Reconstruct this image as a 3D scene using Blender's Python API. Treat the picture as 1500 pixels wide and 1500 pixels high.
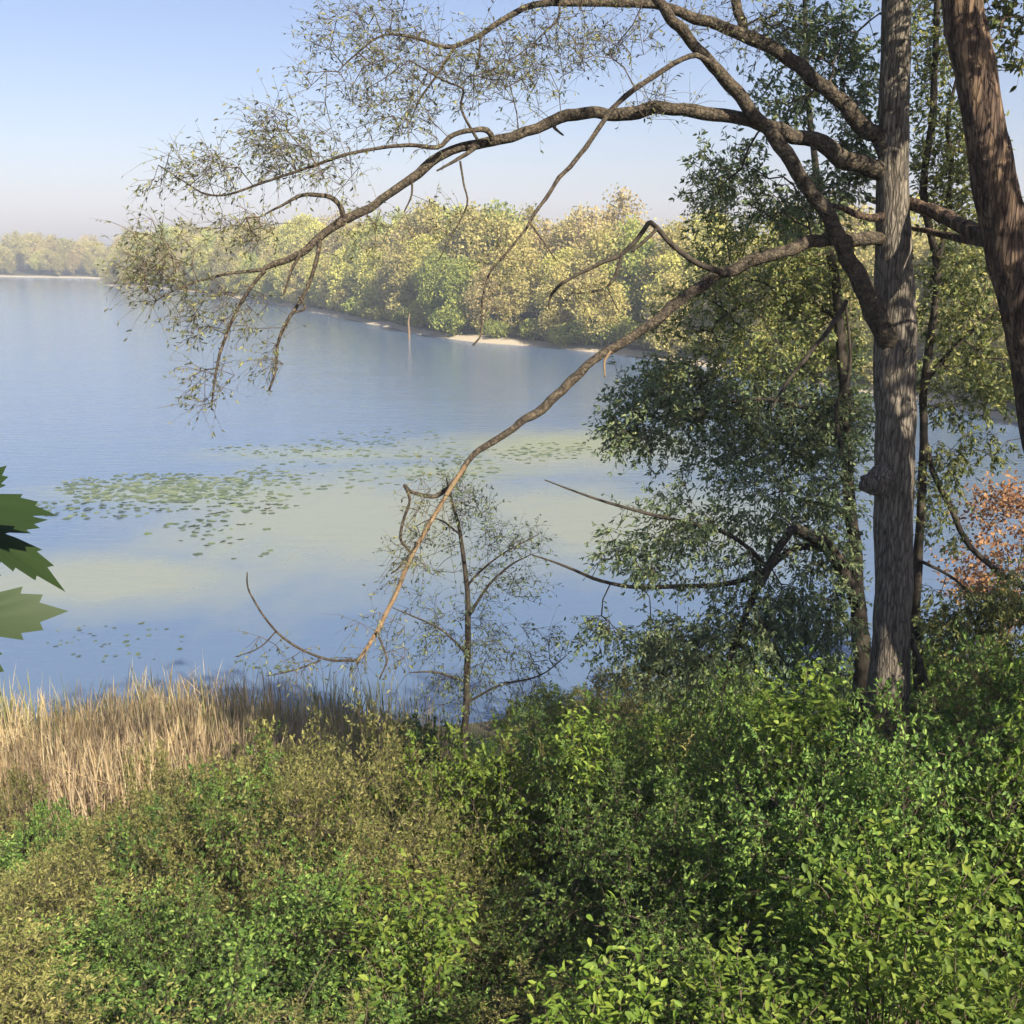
import bpy, math, random
import numpy as np
from mathutils import Vector
for o in list(bpy.data.objects): bpy.data.objects.remove(o)
SC = bpy.context.scene
COL = SC.collection
random.seed(7)
RNG = np.random.default_rng(7)

# ------------------------------------------------------------------ camera
F = 1608.0                      # focal length in pixels of the 1500 px photograph
PITCH = math.atan(390.0 / F)
CAMZ = 12.0
cam_d = bpy.data.cameras.new('camera'); cam = bpy.data.objects.new('camera', cam_d)
COL.objects.link(cam)
cam.location = (0, 0, CAMZ)
cam.rotation_euler = (math.pi / 2 - PITCH, 0, 0)
cam_d.sensor_fit = 'HORIZONTAL'; cam_d.sensor_width = 36
cam_d.lens = 36 * F / 1500.0
cam_d.clip_start = 0.05; cam_d.clip_end = 5000
SC.camera = cam

# ------------------------------------------------------------------ sky and sun
SUN = np.array([0.50, -0.72, 0.66]); SUN /= np.linalg.norm(SUN)
EL = math.asin(SUN[2]); AZ = math.atan2(SUN[0], SUN[1])
w = bpy.data.worlds.new('World'); SC.world = w; w.use_nodes = True
nt = w.node_tree; nt.nodes.clear()
sky = nt.nodes.new('ShaderNodeTexSky'); sky.sky_type = 'NISHITA'; sky.sun_disc = False
sky.sun_elevation = EL; sky.sun_rotation = AZ
sky.altitude = 50; sky.air_density = 1.0; sky.dust_density = 1.1; sky.ozone_density = 7.0
bg = nt.nodes.new('ShaderNodeBackground'); bg.inputs['Strength'].default_value = 0.078
wo = nt.nodes.new('ShaderNodeOutputWorld')
tint = nt.nodes.new('ShaderNodeMixRGB'); tint.blend_type = 'MULTIPLY'; tint.inputs[0].default_value = 1.0; tint.inputs[2].default_value = (1.33, 0.97, 0.87, 1)
nt.links.new(sky.outputs[0], tint.inputs[1]); nt.links.new(tint.outputs[0], bg.inputs[0]); nt.links.new(bg.outputs[0], wo.inputs[0])
sd_ = bpy.data.lights.new('sun', 'SUN'); sun = bpy.data.objects.new('sun', sd_); COL.objects.link(sun)
sd_.energy = 5.0; sd_.angle = math.radians(0.5); sd_.color = (1.0, 0.90, 0.74)
sun.location = (20, -30, 60)
sun.rotation_euler = Vector(SUN).to_track_quat('Z', 'Y').to_euler()
SC.view_settings.view_transform = 'Standard'; SC.view_settings.look = 'None'
SC.view_settings.exposure = 1.12; SC.view_settings.gamma = 1.0
cy = SC.cycles; cy.max_bounces = 6; cy.diffuse_bounces = 4; cy.glossy_bounces = 2; cy.transmission_bounces = 4; cy.volume_bounces = 0; cy.use_adaptive_sampling = True; cy.adaptive_threshold = 0.04; cy.transparent_max_bounces = 4

# ------------------------------------------------------------------ helpers
def nrm(a):
    a = np.asarray(a, float)
    return a / np.maximum(np.linalg.norm(a, axis=-1, keepdims=True), 1e-9)
def P(px, py, Y):
    u = (px - 750.0) / F; v = (750.0 - py) / F
    d = np.array([u, math.cos(PITCH) + v * math.sin(PITCH), -math.sin(PITCH) + v * math.cos(PITCH)])
    return np.array([0, 0, CAMZ]) + d * (Y / d[1])
def M(px, py, Y):                # metres covered by px pixels at that place
    v = (750.0 - py) / F
    return px / F * Y / (math.cos(PITCH) + v * math.sin(PITCH))
def SS(a, b, x): t = np.clip((x - a) / (b - a), 0, 1); return t * t * (3 - 2 * t)

def mesh(name, verts, faces, mats, rnd=None, smooth=False):
    """faces: list of (n,k) int arrays"""
    me = bpy.data.meshes.new(name)
    verts = np.asarray(verts, np.float32)
    me.vertices.add(len(verts)); me.vertices.foreach_set('co', verts.ravel())
    tot = sum(f.size for f in faces); npoly = sum(len(f) for f in faces)
    me.loops.add(tot); me.polygons.add(npoly)
    me.loops.foreach_set('vertex_index', np.concatenate([f.ravel() for f in faces]).astype(np.int32))
    lt = np.concatenate([np.full(len(f), f.shape[1], np.int32) for f in faces])
    ls = np.concatenate([[0], np.cumsum(lt)[:-1]]).astype(np.int32)
    me.polygons.foreach_set('loop_start', ls); me.polygons.foreach_set('loop_total', lt)
    if smooth: me.polygons.foreach_set('use_smooth', np.ones(npoly, bool))
    me.update(calc_edges=True)
    if rnd is not None:
        a = me.attributes.new('rnd', 'FLOAT', 'POINT'); a.data.foreach_set('value', np.asarray(rnd, np.float32))
    for m in (mats if isinstance(mats, list) else [mats]): me.materials.append(m)
    return me
def put(name, data, parent=None, kind=None, label=None, cat=None, group=None, loc=None, rz=0, s=None):
    o = bpy.data.objects.new(name, data); COL.objects.link(o)
    if parent: o.parent = parent
    if kind: o['kind'] = kind
    if label: o['label'] = label
    if cat: o['category'] = cat
    if group: o['group'] = group
    if loc is not None: o.location = [float(q) for q in loc]
    if rz: o.rotation_euler = (0, 0, rz)
    if s is not None: o.scale = s if isinstance(s, (tuple, list)) else (s, s, s)
    return o
def cat_(parts):
    """join (verts, faces-list, rnd) parts"""
    V = []; Fs = {}; R = []; n = 0
    for v, fl, r in parts:
        if len(v) == 0: continue
        for f in fl: Fs.setdefault(f.shape[1], []).append(f + n)
        V.append(v); R.append(r if r is not None else np.zeros(len(v))); n += len(v)
    return np.concatenate(V), [np.concatenate(x) for x in Fs.values()], np.concatenate(R)

def smooth_line(pts, rad, k=4):
    pts = np.asarray(pts, float); rad = np.asarray(rad, float)
    if len(pts) < 3: return pts, rad
    e = np.vstack([2 * pts[0] - pts[1], pts, 2 * pts[-1] - pts[-2]])
    out = []; ro = []
    for i in range(len(pts) - 1):
        p0, p1, p2, p3 = e[i:i + 4]
        for j in range(k):
            t = j / k
            out.append(0.5 * ((2 * p1) + (-p0 + p2) * t + (2 * p0 - 5 * p1 + 4 * p2 - p3) * t * t + (-p0 + 3 * p1 - 3 * p2 + p3) * t ** 3))
            ro.append(rad[i] * (1 - t) + rad[i + 1] * t)
    out.append(pts[-1]); ro.append(rad[-1])
    return np.array(out), np.array(ro)
def tube(pts, rad, sides=8, rough=0.0, rng=RNG):
    pts = np.asarray(pts, float); rad = np.asarray(rad, float); n = len(pts)
    tg = nrm(np.gradient(pts, axis=0))
    ref = np.array([0.0, 1.0, 0.15]) if abs(tg[:, 2]).mean() > 0.6 else np.array([0.1, 0.2, 1.0])
    a = nrm(np.cross(tg, ref)); b = np.cross(tg, a)
    th = np.linspace(0, 2 * math.pi, sides, endpoint=False)
    R = rad[:, None] * np.ones((1, sides))
    if rough:
        ph = rng.random(4) * 6.28
        s = np.concatenate([[0], np.cumsum(np.linalg.norm(np.diff(pts, axis=0), axis=1))]) / max(rad.max(), 1e-4)
        R = R * (1 + rough * (np.sin(th * 3 + ph[0])[None] * 0.5 + np.sin(s[:, None] * 0.9 + th[None] * 2 + ph[1]) * 0.6
                 + np.sin(s[:, None] * 2.3 + ph[2] - th[None]) * 0.35) + rough * rng.normal(0, 0.35, R.shape))
    v = pts[:, None] + R[..., None] * (np.cos(th)[None, :, None] * a[:, None] + np.sin(th)[None, :, None] * b[:, None])
    v = v.reshape(-1, 3)
    i = np.arange(n - 1)[:, None] * sides; j = np.arange(sides)[None]; j2 = (j + 1) % sides
    q = np.stack([i + j, i + j2, i + sides + j2, i + sides + j], -1).reshape(-1, 4)
    v = np.vstack([v, pts[-1:] + tg[-1:] * rad[-1]])
    tip = np.stack([(n - 1) * sides + j[0], (n - 1) * sides + j2[0], np.full(sides, n * sides)], -1)
    return v, [q, tip], None
LIGHTV = nrm(SUN + np.array([0, 0, 0.5]))
def leaves(B, D, L, W, rng=RNG, fold=0.18, flat=0.5, face=(0, 0, 1.0)):
    """folded diamond leaves; flat = how much the blade faces up"""
    n = len(B); D = nrm(D)
    up = np.asarray(face) * flat + rng.normal(0, 1, (n, 3)) * (1 - flat)
    S = nrm(np.cross(D, up)); N = nrm(np.cross(S, D))
    L = np.broadcast_to(L, n)[:, None]; W = np.broadcast_to(W, n)[:, None]
    m1 = B + D * L * 0.28; m2 = B + D * L * 0.64 - N * L * 0.04; up1 = N * W * fold
    v = np.stack([B, m1 + S * W * 0.47 + up1, m2 + S * W * 0.40 + up1, B + D * L - N * L * 0.13, m2 - S * W * 0.40 + up1, m1 - S * W * 0.47 + up1], 1).reshape(-1, 3)
    i = np.arange(n)[:, None] * 6
    f = np.vstack([i + np.array([[0, 1, 2, 3]]), i + np.array([[0, 3, 4, 5]])])
    r = np.repeat(rng.random(n), 6)
    return v, [f], r
def sprays(A, O, nt, nl, TL, LL, LW, rng=RNG, droop=0.35, flat=0.45, spread=1.0, r=0.0025, face=(0, 0, 1.0)):
    """leafy twigs at points A pointing away from O: returns (twigs, leaves)"""
    n = len(A)
    A2 = np.repeat(A, nt, 0); O2 = np.repeat(np.broadcast_to(O, A.shape), nt, 0)
    D = nrm(nrm(A2 - O2) * 0.6 + rng.normal(0, 0.6 * spread, A2.shape) + np.array([0, 0, -droop * 0.5]))
    T = TL * rng.uniform(0.6, 1.3, len(A2))
    # twigs: 3-sided, two pieces
    mid = A2 + D * (T * 0.55)[:, None]; D2 = nrm(D + np.array([0, 0, -droop])); end = mid + D2 * (T * 0.45)[:, None]
    s = nrm(np.cross(D, [0.3, 0.2, 1.0])); u = np.cross(D, s)
    rings = []
    for p, rr in ((A2, r), (mid, r * 0.75), (end, r * 0.3)):
        rings += [p + s * rr, p + (-0.5 * s + 0.87 * u) * rr, p + (-0.5 * s - 0.87 * u) * rr]
    tv = np.stack(rings, 1).reshape(-1, 3)
    i = np.arange(len(A2))[:, None] * 9; fs = []
    for k in (0, 3):
        for a in range(3):
            b = (a + 1) % 3; fs.append(i + np.array([[k + a, k + b, k + 3 + b, k + 3 + a]]))
    tw = (tv, [np.vstack(fs)], None)
    # leaves
    t = rng.uniform(0.12, 1.0, (len(A2), nl))
    pb = np.where(t[..., None] < 0.55, A2[:, None] + D[:, None] * (T[:, None] * t)[..., None],
                  mid[:, None] + D2[:, None] * (T[:, None] * (t - 0.55))[..., None]).reshape(-1, 3)
    Dr = np.repeat(D, nl, 0)
    LD = nrm(Dr * 0.7 + nrm(np.cross(Dr, rng.normal(0, 1, Dr.shape))) * 0.8 + np.array([0, 0, -droop]))
    k = len(pb)
    sc = rng.uniform(0.6, 1.25, k)
    return tw, leaves(pb, LD, LL * sc, LW * sc, rng, flat=flat, face=face)
def grow(skel, att, step=0.3, w=0.35, rtip=0.003, expo=0.45, jit=0.12, sides=4, rng=RNG, rmax=0.05, sag=0.0):
    """join every attractor to the skeleton by short branches; returns one mesh part"""
    N = [np.asarray(p, float) for p in skel]; Dc = [0.0] * len(N); par = [-1] * len(N)
    att = np.asarray(att, float); left = np.arange(len(att))
    sk = np.array(N)
    d = np.linalg.norm(att[:, None] - sk[None], axis=2)
    bi = d.argmin(1); bd = d.min(1)
    paths = []
    while len(left):
        k = bd[left].argmin(); a = left[k]; left = np.delete(left, k)
        p0 = N[bi[a]]; p1 = att[a]; L = np.linalg.norm(p1 - p0)
        m = max(1, int(math.ceil(L / step)))
        idx = [bi[a]]
        for q in range(1, m + 1):
            t = q / m
            p = p0 * (1 - t) + p1 * t
            if q < m: p = p + rng.normal(0, jit * L / m, 3) + np.array([0, 0, 1]) * L * 0.12 * math.sin(t * math.pi) - np.array([0, 0, sag * L * t])
            N.append(p); Dc.append(Dc[idx[-1]] + L / m); par.append(idx[-1]); idx.append(len(N) - 1)
        paths.append(idx)
        if len(left):
            new = np.array([N[q] for q in idx[1:]]); nc = np.array([Dc[q] for q in idx[1:]])
            dd = np.linalg.norm(att[left][:, None] - new[None], axis=2) + w * nc[None]
            j = dd.argmin(1); mv = dd[np.arange(len(left)), j]
            up = mv < bd[left]
            bi[left[up]] = np.array(idx[1:])[j[up]]; bd[left[up]] = mv[up]
    cnt = np.zeros(len(N))
    for i in range(len(N) - 1, -1, -1):
        if cnt[i] == 0: cnt[i] = 1
        if par[i] >= 0: cnt[par[i]] += cnt[i] if cnt[i] else 1
    parts = []
    for idx in paths:
        r = np.array([min(rmax, rtip * cnt[i] ** expo) for i in idx]); r[0] = min(r[0], r[1] * 1.3) if len(r) > 1 else r[0]
        parts.append(tube([N[i] for i in idx], r, sides))
    return cat_(parts) if parts else None

# ------------------------------------------------------------------ materials
def newmat(name):
    m = bpy.data.materials.new(name); m.use_nodes = True; m.node_tree.nodes.clear()
    return m, m.node_tree.nodes.new, m.node_tree.links.new
def ramp(N, stops):
    r = N('ShaderNodeValToRGB'); e = r.color_ramp.elements
    while len(e) < len(stops): e.new(0.5)
    for q, (p, c) in zip(e, stops): q.position = p; q.color = (*c, 1)
    return r
def leafmat(name, stops, trans=0.35, rough=0.55, vary=0.36):
    m, N, L = newmat(name)
    at = N('ShaderNodeAttribute'); at.attribute_name = 'rnd'
    r = ramp(N, stops); L(at.outputs['Fac'], r.inputs[0])
    oi = N('ShaderNodeObjectInfo'); mr = N('ShaderNodeMapRange')
    mr.inputs['To Min'].default_value = 1 - vary; mr.inputs['To Max'].default_value = 1 + vary
    L(oi.outputs['Random'], mr.inputs['Value'])
    hs = N('ShaderNodeHueSaturation'); L(mr.outputs[0], hs.inputs['Value']); L(r.outputs[0], hs.inputs['Color'])
    b = N('ShaderNodeBsdfPrincipled'); b.inputs['Roughness'].default_value = rough
    b.inputs['Specular IOR Level'].default_value = 0.3
    L(hs.outputs[0], b.inputs['Base Color'])
    t = N('ShaderNodeBsdfTranslucent'); L(hs.outputs[0], t.inputs['Color'])
    mx = N('ShaderNodeMixShader'); mx.inputs[0].default_value = trans
    L(b.outputs[0], mx.inputs[1]); L(t.outputs[0], mx.inputs[2])
    o = N('ShaderNodeOutputMaterial'); L(mx.outputs[0], o.inputs['Surface'])
    return m
def barkmat(name, stops, scale=(9, 9, 1.6), bump=0.6, rough=0.9, patch=None, furrow=None):
    m, N, L = newmat(name)
    tc = N('ShaderNodeTexCoord'); mp = N('ShaderNodeMapping'); mp.inputs['Scale'].default_value = scale
    L(tc.outputs['Object'], mp.inputs[0])
    n = N('ShaderNodeTexNoise'); n.inputs['Scale'].default_value = 3.0; n.inputs['Detail'].default_value = 8; n.inputs['Roughness'].default_value = 0.65
    L(mp.outputs[0], n.inputs['Vector'])
    r = ramp(N, stops); L(n.outputs['Fac'], r.inputs[0])
    col = r.outputs[0]
    if patch:
        n2 = N('ShaderNodeTexNoise'); n2.inputs['Scale'].default_value = patch[0]; n2.inputs['Detail'].default_value = 3
        L(mp.outputs[0], n2.inputs['Vector'])
        r2 = ramp(N, [(0.5, (0, 0, 0)), (0.62, (1, 1, 1))]); L(n2.outputs['Fac'], r2.inputs[0])
        mx = N('ShaderNodeMixRGB'); L(r2.outputs[0], mx.inputs[0]); L(col, mx.inputs[1]); mx.inputs[2].default_value = (*patch[1], 1)
        col = mx.outputs[0]
    hgt = n.outputs['Fac']
    if furrow:
        m2 = N('ShaderNodeMapping'); m2.inputs['Scale'].default_value = furrow; L(tc.outputs['Object'], m2.inputs[0])
        n3 = N('ShaderNodeTexNoise'); n3.inputs['Scale'].default_value = 1.2; n3.inputs['Detail'].default_value = 4; L(m2.outputs[0], n3.inputs['Vector'])
        va = N('ShaderNodeMixRGB'); va.blend_type = 'ADD'; va.inputs[0].default_value = 0.9; L(m2.outputs[0], va.inputs[1]); L(n3.outputs['Color'], va.inputs[2])
        vo = N('ShaderNodeTexVoronoi'); vo.feature = 'DISTANCE_TO_EDGE'; vo.inputs['Scale'].default_value = 1.0; L(va.outputs[0], vo.inputs['Vector'])
        rv = ramp(N, [(0.0, (0.35, 0.35, 0.35)), (0.16, (1, 1, 1))]); L(vo.outputs['Distance'], rv.inputs[0])
        mu = N('ShaderNodeMixRGB'); mu.blend_type = 'MULTIPLY'; mu.inputs[0].default_value = 0.85; L(col, mu.inputs[1]); L(rv.outputs[0], mu.inputs[2]); col = mu.outputs[0]
        ad = N('ShaderNodeMath'); ad.operation = 'MULTIPLY_ADD'; L(rv.outputs[0], ad.inputs[0]); ad.inputs[1].default_value = 0.9; L(hgt, ad.inputs[2]); hgt = ad.outputs[0]
    b = N('ShaderNodeBsdfPrincipled'); b.inputs['Roughness'].default_value = rough; b.inputs['Specular IOR Level'].default_value = 0.2
    L(col, b.inputs['Base Color'])
    bp = N('ShaderNodeBump'); bp.inputs['Strength'].default_value = bump; bp.inputs['Distance'].default_value = 0.03
    L(hgt, bp.inputs['Height']); L(bp.outputs[0], b.inputs['Normal'])
    o = N('ShaderNodeOutputMaterial'); L(b.outputs[0], o.inputs['Surface'])
    return m
MT = {}
MT['bark_grey'] = barkmat('bark_grey', [(0.3, (0.085, 0.072, 0.056)), (0.55, (0.247, 0.215, 0.169)), (0.75, (0.377, 0.325, 0.254))], bump=0.9, furrow=(30, 30, 4.5))
MT['bark_limb'] = barkmat('bark_limb', [(0.3, (0.032, 0.025, 0.02)), (0.5, (0.085, 0.07, 0.051)), (0.72, (0.192, 0.151, 0.097))], (7, 7, 7), 0.5, furrow=(26, 26, 26))
MT['bark_red'] = barkmat('bark_red', [(0.3, (0.03, 0.022, 0.017)), (0.52, (0.10, 0.068, 0.05)), (0.74, (0.20, 0.145, 0.10))], (10, 10, 1.3), 0.9, patch=(1.2, (0.24, 0.165, 0.105)), furrow=(26, 26, 3.5))
MT['bark_dark'] = barkmat('bark_dark', [(0.3, (0.02, 0.018, 0.015)), (0.7, (0.085, 0.07, 0.052))], (8, 8, 4), 0.4)
MT['twig'] = barkmat('twig', [(0.3, (0.05, 0.04, 0.03)), (0.7, (0.15, 0.115, 0.08))], (6, 6, 6), 0.2)
MT['twig_tan'] = barkmat('twig_tan', [(0.3, (0.135, 0.086, 0.048)), (0.7, (0.3, 0.218, 0.128))], (6, 6, 6), 0.2)
MT['bark_far'] = barkmat('bark_far', [(0.3, (0.10, 0.085, 0.065)), (0.7, (0.26, 0.22, 0.17))], (2, 2, 1), 0.2)
G = leafmat
MT['leaf_willow'] = G('leaf_willow', [(0.0, (0.09, 0.115, 0.06)), (0.5, (0.20, 0.22, 0.10)), (1.0, (0.38, 0.37, 0.15))], 0.42)
MT['leaf_blue'] = G('leaf_blue', [(0.0, (0.10, 0.15, 0.078)), (0.6, (0.20, 0.27, 0.13)), (1.0, (0.34, 0.38, 0.17))], 0.42)
MT['leaf_right'] = G('leaf_right', [(0.0, (0.086, 0.13, 0.049)), (0.5, (0.2, 0.243, 0.081)), (1.0, (0.4, 0.378, 0.119))], 0.42)
MT['leaf_olive'] = G('leaf_olive', [(0.0, (0.11, 0.13, 0.035)), (0.5, (0.23, 0.24, 0.07)), (1.0, (0.37, 0.33, 0.12))], 0.38, vary=0.25)
MT['leaf_mid'] = G('leaf_mid', [(0.0, (0.054, 0.11, 0.025)), (0.5, (0.119, 0.217, 0.043)), (1.0, (0.269, 0.376, 0.081))], 0.38)
MT['leaf_dark'] = G('leaf_dark', [(0.0, (0.044, 0.086, 0.025)), (0.6, (0.086, 0.155, 0.039)), (1.0, (0.167, 0.246, 0.062))], 0.38)
MT['leaf_bright'] = G('leaf_bright', [(0.0, (0.094, 0.159, 0.022)), (0.5, (0.165, 0.255, 0.036)), (1.0, (0.287, 0.356, 0.06))], 0.42, vary=0.22)
MT['leaf_rust'] = G('leaf_rust', [(0.0, (0.16, 0.07, 0.03)), (0.6, (0.34, 0.17, 0.07)), (1.0, (0.45, 0.28, 0.12))], 0.3)
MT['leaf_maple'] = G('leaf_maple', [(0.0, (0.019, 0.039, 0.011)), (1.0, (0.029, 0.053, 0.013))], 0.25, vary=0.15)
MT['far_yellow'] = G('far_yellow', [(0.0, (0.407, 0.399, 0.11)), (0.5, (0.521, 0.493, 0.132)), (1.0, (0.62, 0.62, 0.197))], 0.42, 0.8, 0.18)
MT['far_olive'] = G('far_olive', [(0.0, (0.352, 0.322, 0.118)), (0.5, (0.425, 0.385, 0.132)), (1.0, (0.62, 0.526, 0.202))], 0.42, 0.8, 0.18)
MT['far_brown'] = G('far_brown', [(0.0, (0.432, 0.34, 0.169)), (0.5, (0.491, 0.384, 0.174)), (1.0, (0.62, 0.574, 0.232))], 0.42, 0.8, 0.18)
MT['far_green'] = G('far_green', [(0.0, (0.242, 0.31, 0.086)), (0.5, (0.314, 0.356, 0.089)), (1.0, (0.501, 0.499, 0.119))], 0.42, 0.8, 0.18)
MT['reed_tan'] = G('reed_tan', [(0.0, (0.33, 0.24, 0.12)), (0.5, (0.55, 0.42, 0.23)), (1.0, (0.62, 0.53, 0.33))], 0.25, 0.7, 0.05)
MT['reed_green'] = G('reed_green', [(0.0, (0.11, 0.14, 0.045)), (0.6, (0.26, 0.26, 0.085)), (1.0, (0.46, 0.39, 0.18))], 0.25, 0.7, 0.1)
MT['reed_dead'] = G('reed_dead', [(0.0, (0.20, 0.145, 0.10)), (0.6, (0.36, 0.27, 0.18)), (1.0, (0.50, 0.40, 0.26))], 0.2, 0.8, 0.1)
MT['pad'] = G('pad', [(0.0, (0.06, 0.09, 0.04)), (0.6, (0.13, 0.17, 0.07)), (1.0, (0.24, 0.27, 0.13))], 0.1, 0.4)

# ------------------------------------------------------------------ the ground
LAKE = np.array([(-12, 25), (-3, 26.5), (4, 27.6), (13, 28.5), (26, 31), (38, 37), (43, 48), (39, 65), (33, 85), (25, 105),
                 (11.7, 125.7), (-10, 149), (-33, 199), (-65, 266), (-104, 330), (-128, 352), (-150, 420), (-202, 447), (-330, 490), (-430, 420),
                 (-380, 250), (-240, 120), (-110, 55), (-45, 28)], float)
def lake_sd(x, y):
    x = np.asarray(x, float); y = np.asarray(y, float)
    d = np.full(x.shape, 1e18); inside = np.zeros(x.shape, bool)
    n = len(LAKE)
    for i in range(n):
        a = LAKE[i]; b = LAKE[(i + 1) % n]; e = b - a
        t = np.clip(((x - a[0]) * e[0] + (y - a[1]) * e[1]) / (e @ e), 0, 1)
        d = np.minimum(d, (x - a[0] - t * e[0]) ** 2 + (y - a[1] - t * e[1]) ** 2)
        c = (a[1] > y) != (b[1] > y)
        xi = a[0] + (y - a[1]) / (b[1] - a[1] + 1e-12) * e[0]
        inside ^= c & (x < xi)
    d = np.sqrt(d)
    return np.where(inside, -d, d)
def wob(x, y):
    return np.sin(x * 0.9 + 1.3 * np.sin(y * 0.37)) * np.cos(y * 0.8 + 0.7 * np.sin(x * 0.5))
def ground_z(x, y):
    x = np.asarray(x, float); y = np.asarray(y, float)
    s = lake_sd(x, y) + 0.5 * np.sin(x * 0.45 + 0.2 * y) + 0.4 * np.sin(y * 0.31 - 0.13 * x + 1)
    s = s + (26 - y - s) * SS(9.5, 3.5, y) * (np.abs(x) < 40)
    near = np.interp(s, [-40, -5, 0, 3, 7, 12, 15, 18, 21, 22, 23, 24, 24.9, 26, 60, 900], [-3, -0.8, 0, 0.3, 0.9, 2.7, 4.1, 5.5, 7.2, 7.95, 8.75, 9.6, 10.3, 10.4, 11.0, 12.0])
    far = np.interp(s, [-40, -5, 0, 2, 10, 40, 120, 400, 900], [-3, -0.8, 0, 0.5, 1.3, 4.2, 7.5, 10, 12])
    wgt = SS(34, 48, y)
    h = near * (1 - wgt) + far * wgt
    h = h + 1.2 * SS(1.0, 4.0, x) * SS(5.0, 8.5, y) * SS(22, 13, y) * SS(30, 12, x)
    return h + SS(0, 4, s) * 0.12 * wob(x, y) + SS(20, 80, s) * 0.8 * wob(x * 0.06, y * 0.06)
def gz(x, y): return float(ground_z(np.array([x]), np.array([y]))[0])
def axis(*segs):
    return np.unique(np.concatenate([np.arange(a, b, c) for a, b, c in segs]))
gx = axis((-650, -60, 12), (-60, -20, 2), (-20, 20, 0.5), (20, 60, 2), (60, 461, 12))
gy = axis((-60, -12, 3), (-12, 40, 0.5), (40, 160, 2.0), (160, 500, 5), (500, 861, 15))
X, Yg = np.meshgrid(gx, gy)
V = np.stack([X.ravel(), Yg.ravel(), ground_z(X.ravel(), Yg.ravel())], 1)
ii = np.arange(len(gy) - 1)[:, None] * len(gx) + np.arange(len(gx) - 1)[None]
Q = np.stack([ii, ii + 1, ii + 1 + len(gx), ii + len(gx)], -1).reshape(-1, 4)
m, N, L = newmat('soil_and_grass')
geo = N('ShaderNodeNewGeometry'); sx = N('ShaderNodeSeparateXYZ'); L(geo.outputs['Position'], sx.inputs[0])
n1 = N('ShaderNodeTexNoise'); n1.inputs['Scale'].default_value = 0.6; n1.inputs['Detail'].default_value = 9; L(geo.outputs['Position'], n1.inputs['Vector'])
r1 = ramp(N, [(0.35, (0.03, 0.032, 0.014)), (0.52, (0.06, 0.058, 0.026)), (0.68, (0.10, 0.082, 0.045))]); L(n1.outputs['Fac'], r1.inputs[0])
ma = N('ShaderNodeMath'); ma.operation = 'MULTIPLY_ADD'; L(n1.outputs['Fac'], ma.inputs[0]); ma.inputs[1].default_value = 0.5; L(sx.outputs['Z'], ma.inputs[2])
r2 = ramp(N, [(0.0, (1, 1, 1)), (0.62, (1, 1, 1)), (0.80, (0, 0, 0))]); L(ma.outputs[0], r2.inputs[0])
my = N('ShaderNodeMapRange'); my.inputs['From Min'].default_value = 50; my.inputs['From Max'].default_value = 75; L(sx.outputs['Y'], my.inputs['Value'])
mm = N('ShaderNodeMath'); mm.operation = 'MULTIPLY'; L(r2.outputs[0], mm.inputs[0]); L(my.outputs[0], mm.inputs[1])
mx = N('ShaderNodeMixRGB'); L(mm.outputs[0], mx.inputs[0]); L(r1.outputs[0], mx.inputs[1]); mx.inputs[2].default_value = (0.42, 0.36, 0.26, 1)
b = N('ShaderNodeBsdfPrincipled'); b.inputs['Roughness'].default_value = 1; L(mx.outputs[0], b.inputs['Base Color'])
bp = N('ShaderNodeBump'); bp.inputs['Strength'].default_value = 0.5; bp.inputs['Distance'].default_value = 0.1; L(n1.outputs['Fac'], bp.inputs['Height']); L(bp.outputs[0], b.inputs['Normal'])
o = N('ShaderNodeOutputMaterial'); L(b.outputs[0], o.inputs[0])
put('ground', mesh('ground', V, [Q], m, smooth=True), kind='structure')

# ------------------------------------------------------------------ the water
m, N, L = newmat('pond_water')
geo = N('ShaderNodeNewGeometry'); pos = geo.outputs['Position']
def noise(scale, detail=4, rough=0.55, stretch=(1, 1, 1), off=(0, 0, 0)):
    mp = N('ShaderNodeMapping'); mp.inputs['Scale'].default_value = stretch; mp.inputs['Location'].default_value = off; L(pos, mp.inputs[0])
    n = N('ShaderNodeTexNoise'); n.inputs['Scale'].default_value = scale; n.inputs['Detail'].default_value = detail; n.inputs['Roughness'].default_value = rough
    L(mp.outputs[0], n.inputs['Vector']); return n.outputs['Fac']
def math_(op, a, b_=None, c=None):
    q = N('ShaderNodeMath'); q.operation = op
    for i, v in enumerate((a, b_, c)):
        if v is None: continue
        if hasattr(v, 'node'): L(v, q.inputs[i])
        else: q.inputs[i].default_value = v
    return q.outputs[0]
def blob(cx, cy, rx, ry, rz=0.0):          # soft 0..1 patch on the water
    mp = N('ShaderNodeMapping'); mp.vector_type = 'TEXTURE'
    mp.inputs['Location'].default_value = (cx, cy, 0); mp.inputs['Scale'].default_value = (rx, ry, 1000); mp.inputs['Rotation'].default_value = (0, 0, rz)
    L(pos, mp.inputs[0])
    g = N('ShaderNodeTexGradient'); g.gradient_type = 'SPHERICAL'; L(mp.outputs[0], g.inputs[0]); return g.outputs['Fac']
def W0(px, py):                             # a pixel on the water -> world
    d = P(px, py, 1.0) - np.array([0, 0, CAMZ]); t = -CAMZ / d[2]; return d[0] * t, d[1] * t
def mxadd(vals):
    r = vals[0]
    for v in vals[1:]: r = math_('MAXIMUM', r, v)
    return r
film = mxadd([blob(*W0(520, 760), 17, 19), blob(*W0(880, 760), 15, 14), blob(*W0(150, 850), 12, 7), blob(*W0(820, 660), 14, 13)])
nz = noise(0.22, 5, 0.6, (1, 0.55, 1))
f1 = math_('MULTIPLY_ADD', nz, 1.3, math_('MULTIPLY_ADD', film, 1.6, -0.95))
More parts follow.
